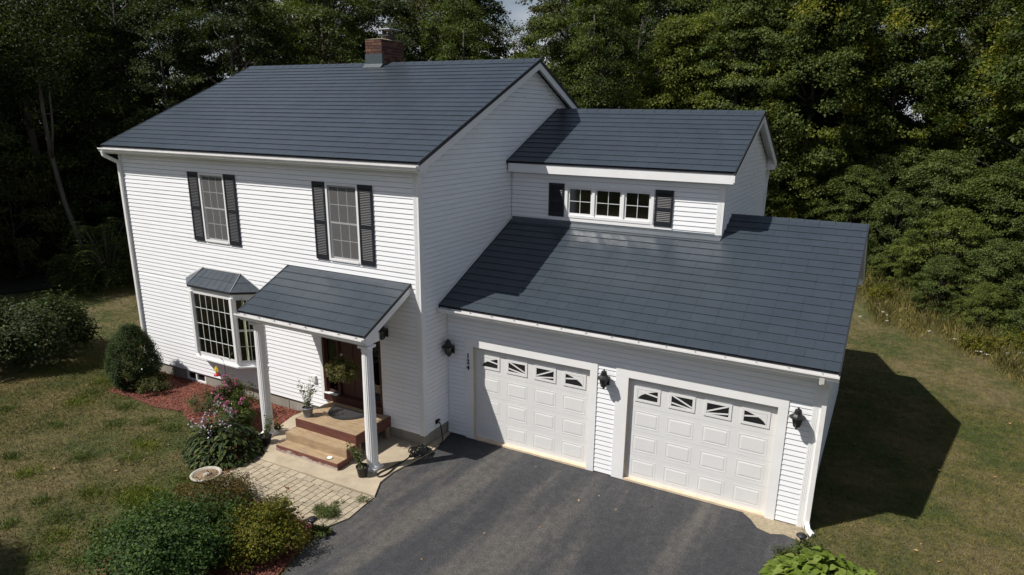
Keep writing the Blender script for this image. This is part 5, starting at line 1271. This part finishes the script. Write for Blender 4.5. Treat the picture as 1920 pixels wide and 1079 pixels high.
# meadow fringe between lawn and bank: tall grass, white and yellow flowers
def meadow():
    rng = np.random.default_rng(70); n = 130000
    P = np.column_stack([rng.uniform(6.5, 18, n), rng.uniform(8, 24, n)])
    e = 27.2-1.12*P[:, 0]+.6*np.sin(P[:, 0]*2)+.5*np.sin(P[:, 0]*5.1); dlt = P[:, 1]-(e)+2.2; keep = (dlt > 0)&(dlt < 5.5)&(rng.uniform(0, 1, n) < np.clip(dlt/1.6, .08, 1)); P = P[keep]; dl = dlt[keep]; n = len(P)
    Dd = np.column_stack([rng.normal(0, .45, n), rng.normal(0, .45, n), np.ones(n)]); L = rng.uniform(.12, .34, n)*np.clip(.4+dl*.5, .4, 1.9)
    V, F = leaves(np.column_stack([P, hz(P[:, 0], P[:, 1])]), Dd, rng.normal(size=(n, 3)), L, L*.06, .1)
    tag(np_mesh('meadow_grass', V, F, M['meadow']), 'long dry meadow grass fringing the lawn below the bank', 'grass', kind='stuff')
    n = 34000; c = np.column_stack([rng.uniform(7, 17, 900), rng.uniform(9, 24, 900)]); e = 27.2-1.12*c[:, 0]; d = c[:, 1]-e; c = c[(d > -.4)&(d < 3.6)&(rng.uniform(0, 1, 900) < np.clip(.25+d*.4, 0, 1))]
    k = rng.integers(0, len(c), n); P = c[k]+rng.normal(0, .2, (n, 2)); Z = hz(P[:, 0], P[:, 1])+rng.uniform(0, .55, n)**1.2
    V, F = leaves(np.column_stack([P, Z]), rnd_dirs(n, rng)+[0, 0, .5], rng.normal(size=(n, 3))+[0, 0, 1], .09, .035)
    tag(np_mesh('meadow_herbs', V, F, M['lf_bank']), 'leafy green herbs growing among the meadow grass', 'wild plants', kind='stuff')
    n = 20; c = np.column_stack([rng.normal(9.0, .8, n), rng.normal(16.8, 1.0, n)]); c = np.concatenate([c, np.column_stack([rng.normal(12.0, .7, 14), rng.normal(13.5, .7, 14)]), np.column_stack([rng.uniform(8, 15, 20), rng.uniform(13, 20, 20)])])
    b = []; f = []; q = 0
    for (x, y) in c:
        m_ = 12; z = float(hz(x, y))+rng.uniform(.12, .35); P = np.array([x, y, z])+np.column_stack([rng.normal(0, .022, (m_, 2)), rng.normal(0, .006, m_)]); v_, f_ = leaves(P, rnd_dirs(m_, rng)*[1, 1, .2], np.tile([0, 0, 1.], (m_, 1)), .035, .03); b.append(v_); f.append(f_+q); q += len(v_)
    tag(np_mesh('white_wildflowers', np.concatenate(b), np.concatenate(f), M['white_petal']), 'scattered flat white wildflowers in the meadow grass', 'wildflowers', kind='stuff')
meadow()
for (x, y, s_, lb) in ((11.2, 13.9, .42, 'low yellow flowering goldenrod nearest the lawn'), (8.3, 17.9, .5, 'goldenrod clump beside the garage roof corner'), (12.3, 14.4, .55, 'broad goldenrod clump under the right thicket'), (13.9, 12.6, .5, 'goldenrod at the right edge of the meadow')):
    bush('goldenrod', (x, y), s_*1.1, s_*1.5, 1500, .09, .3, 'lf_gold', lb, 'plant', 'goldenrod clumps on the meadow fringe', seed=int(x*10), clumps=40, stems=4, stem_mat='stem')
# boulder
rng = random.Random(8); b = MB(); vs = []; nu, nv = 14, 9
for i in range(nv):
    for j in range(nu):
        a, t = 2*math.pi*j/nu, math.pi*i/(nv-1); k = 1+.16*rng.uniform(-1, 1); vs.append((5.9+.95*k*math.sin(t)*math.cos(a), 20.6+.6*k*math.sin(t)*math.sin(a), float(hz(5.9, 20.6))+.25+.62*k*math.cos(t)))
b.add(vs, [(i*nu+j, i*nu+(j+1) % nu, (i+1)*nu+(j+1) % nu, (i+1)*nu+j) for i in range(nv-1) for j in range(nu)])
tag(b.build('boulder', M['boulder']), 'pale boulder lying behind the garage roof among the bushes', 'boulder')
# far wood closing the view
def far_wood():
    rng = np.random.default_rng(90); n = 200000; s = rng.uniform(0, TOT, n); pts = np.array([along(float(v))[:4] for v in np.linspace(0, TOT-.01, 400)]); k = (s/TOT*399).astype(int)
    dist = rng.uniform(18, 26, n); x = pts[k, 0]+pts[k, 2]*dist+rng.normal(0, .5, n); y = pts[k, 1]+pts[k, 3]*dist+rng.normal(0, .5, n)
    top = 11.5+2.2*np.sin(s*.55)+1.4*np.sin(s*1.7+1); az = np.degrees(np.arctan2(x-8.18, y+10.79)); top = np.where((az > -30.5)&(az < -25), 7, top)
    z = hz(x, y)+rng.uniform(0, 1, n)**.9*top; V, F = leaves(np.column_stack([x, y, z]), rnd_dirs(n, rng), rnd_dirs(n, rng)+[0, 0, .8], rng.uniform(.3, .65, n), rng.uniform(.2, .4, n))
    tag(np_mesh('far_wood', V, F, M['lf_dark']), 'dark mass of distant woodland behind the nearer trees', 'woodland', kind='stuff')
far_wood()
def front_wood():
    rng = np.random.default_rng(91); n = 60000; x = rng.uniform(-55, 30, n); y = -30-rng.uniform(0, 6, n)-2*np.sin(x*.4); z = rng.uniform(0, 1, n)**.9*(9+2*np.sin(x*.6)+1.5*np.sin(x*1.9))
    V, F = leaves(np.column_stack([x, y, z]), rnd_dirs(n, rng), rnd_dirs(n, rng)+[0, 0, .8], rng.uniform(.3, .6, n), rng.uniform(.2, .4, n))
    tag(np_mesh('far_wood', V, F, M['lf_mid']), 'woodland across the road, mirrored in the window panes', 'woodland', kind='stuff')
front_wood()
# dark forest floor
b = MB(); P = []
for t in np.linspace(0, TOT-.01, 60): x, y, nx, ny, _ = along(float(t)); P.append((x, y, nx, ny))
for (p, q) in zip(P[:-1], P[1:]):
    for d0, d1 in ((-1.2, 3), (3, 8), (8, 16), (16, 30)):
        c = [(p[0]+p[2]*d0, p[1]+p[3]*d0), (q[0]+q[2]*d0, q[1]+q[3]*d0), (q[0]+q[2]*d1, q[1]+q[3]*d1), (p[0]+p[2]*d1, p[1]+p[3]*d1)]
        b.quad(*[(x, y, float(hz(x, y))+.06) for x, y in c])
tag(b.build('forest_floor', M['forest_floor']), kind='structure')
# the tree left of the frame that shades the lawn corner
tree('birch', -7.0, -10.7, .6, 'lf_mid', 'small broadleaf tree on the near left lawn outside the wood')
# fallen leaves on the lawns and paving
rng = np.random.default_rng(99); P = np.concatenate([np.column_stack([rng.uniform(8, 13, 26), rng.uniform(-1.5, 9, 26)]), np.column_stack([rng.uniform(-8, 0, 30), rng.uniform(-6, -1.8, 30)]), np.column_stack([rng.uniform(.6, 7.2, 14), rng.uniform(-4, .6, 14)])])
n = len(P); V, F = leaves(np.column_stack([P, np.full(n, .028)]), rnd_dirs(n, rng)*[1, 1, .15], np.tile([0, 0, 1.], (n, 1))+rng.normal(0, .3, (n, 3)), rng.uniform(.04, .09, n), rng.uniform(.02, .045, n), .2)
tag(np_mesh('fallen_leaves', V, F, simple('dry_leaf', (.3, .2, .08), .8, .3, 5, island=.4)), 'dry tan leaves scattered over lawn and asphalt', 'leaf litter', kind='stuff')
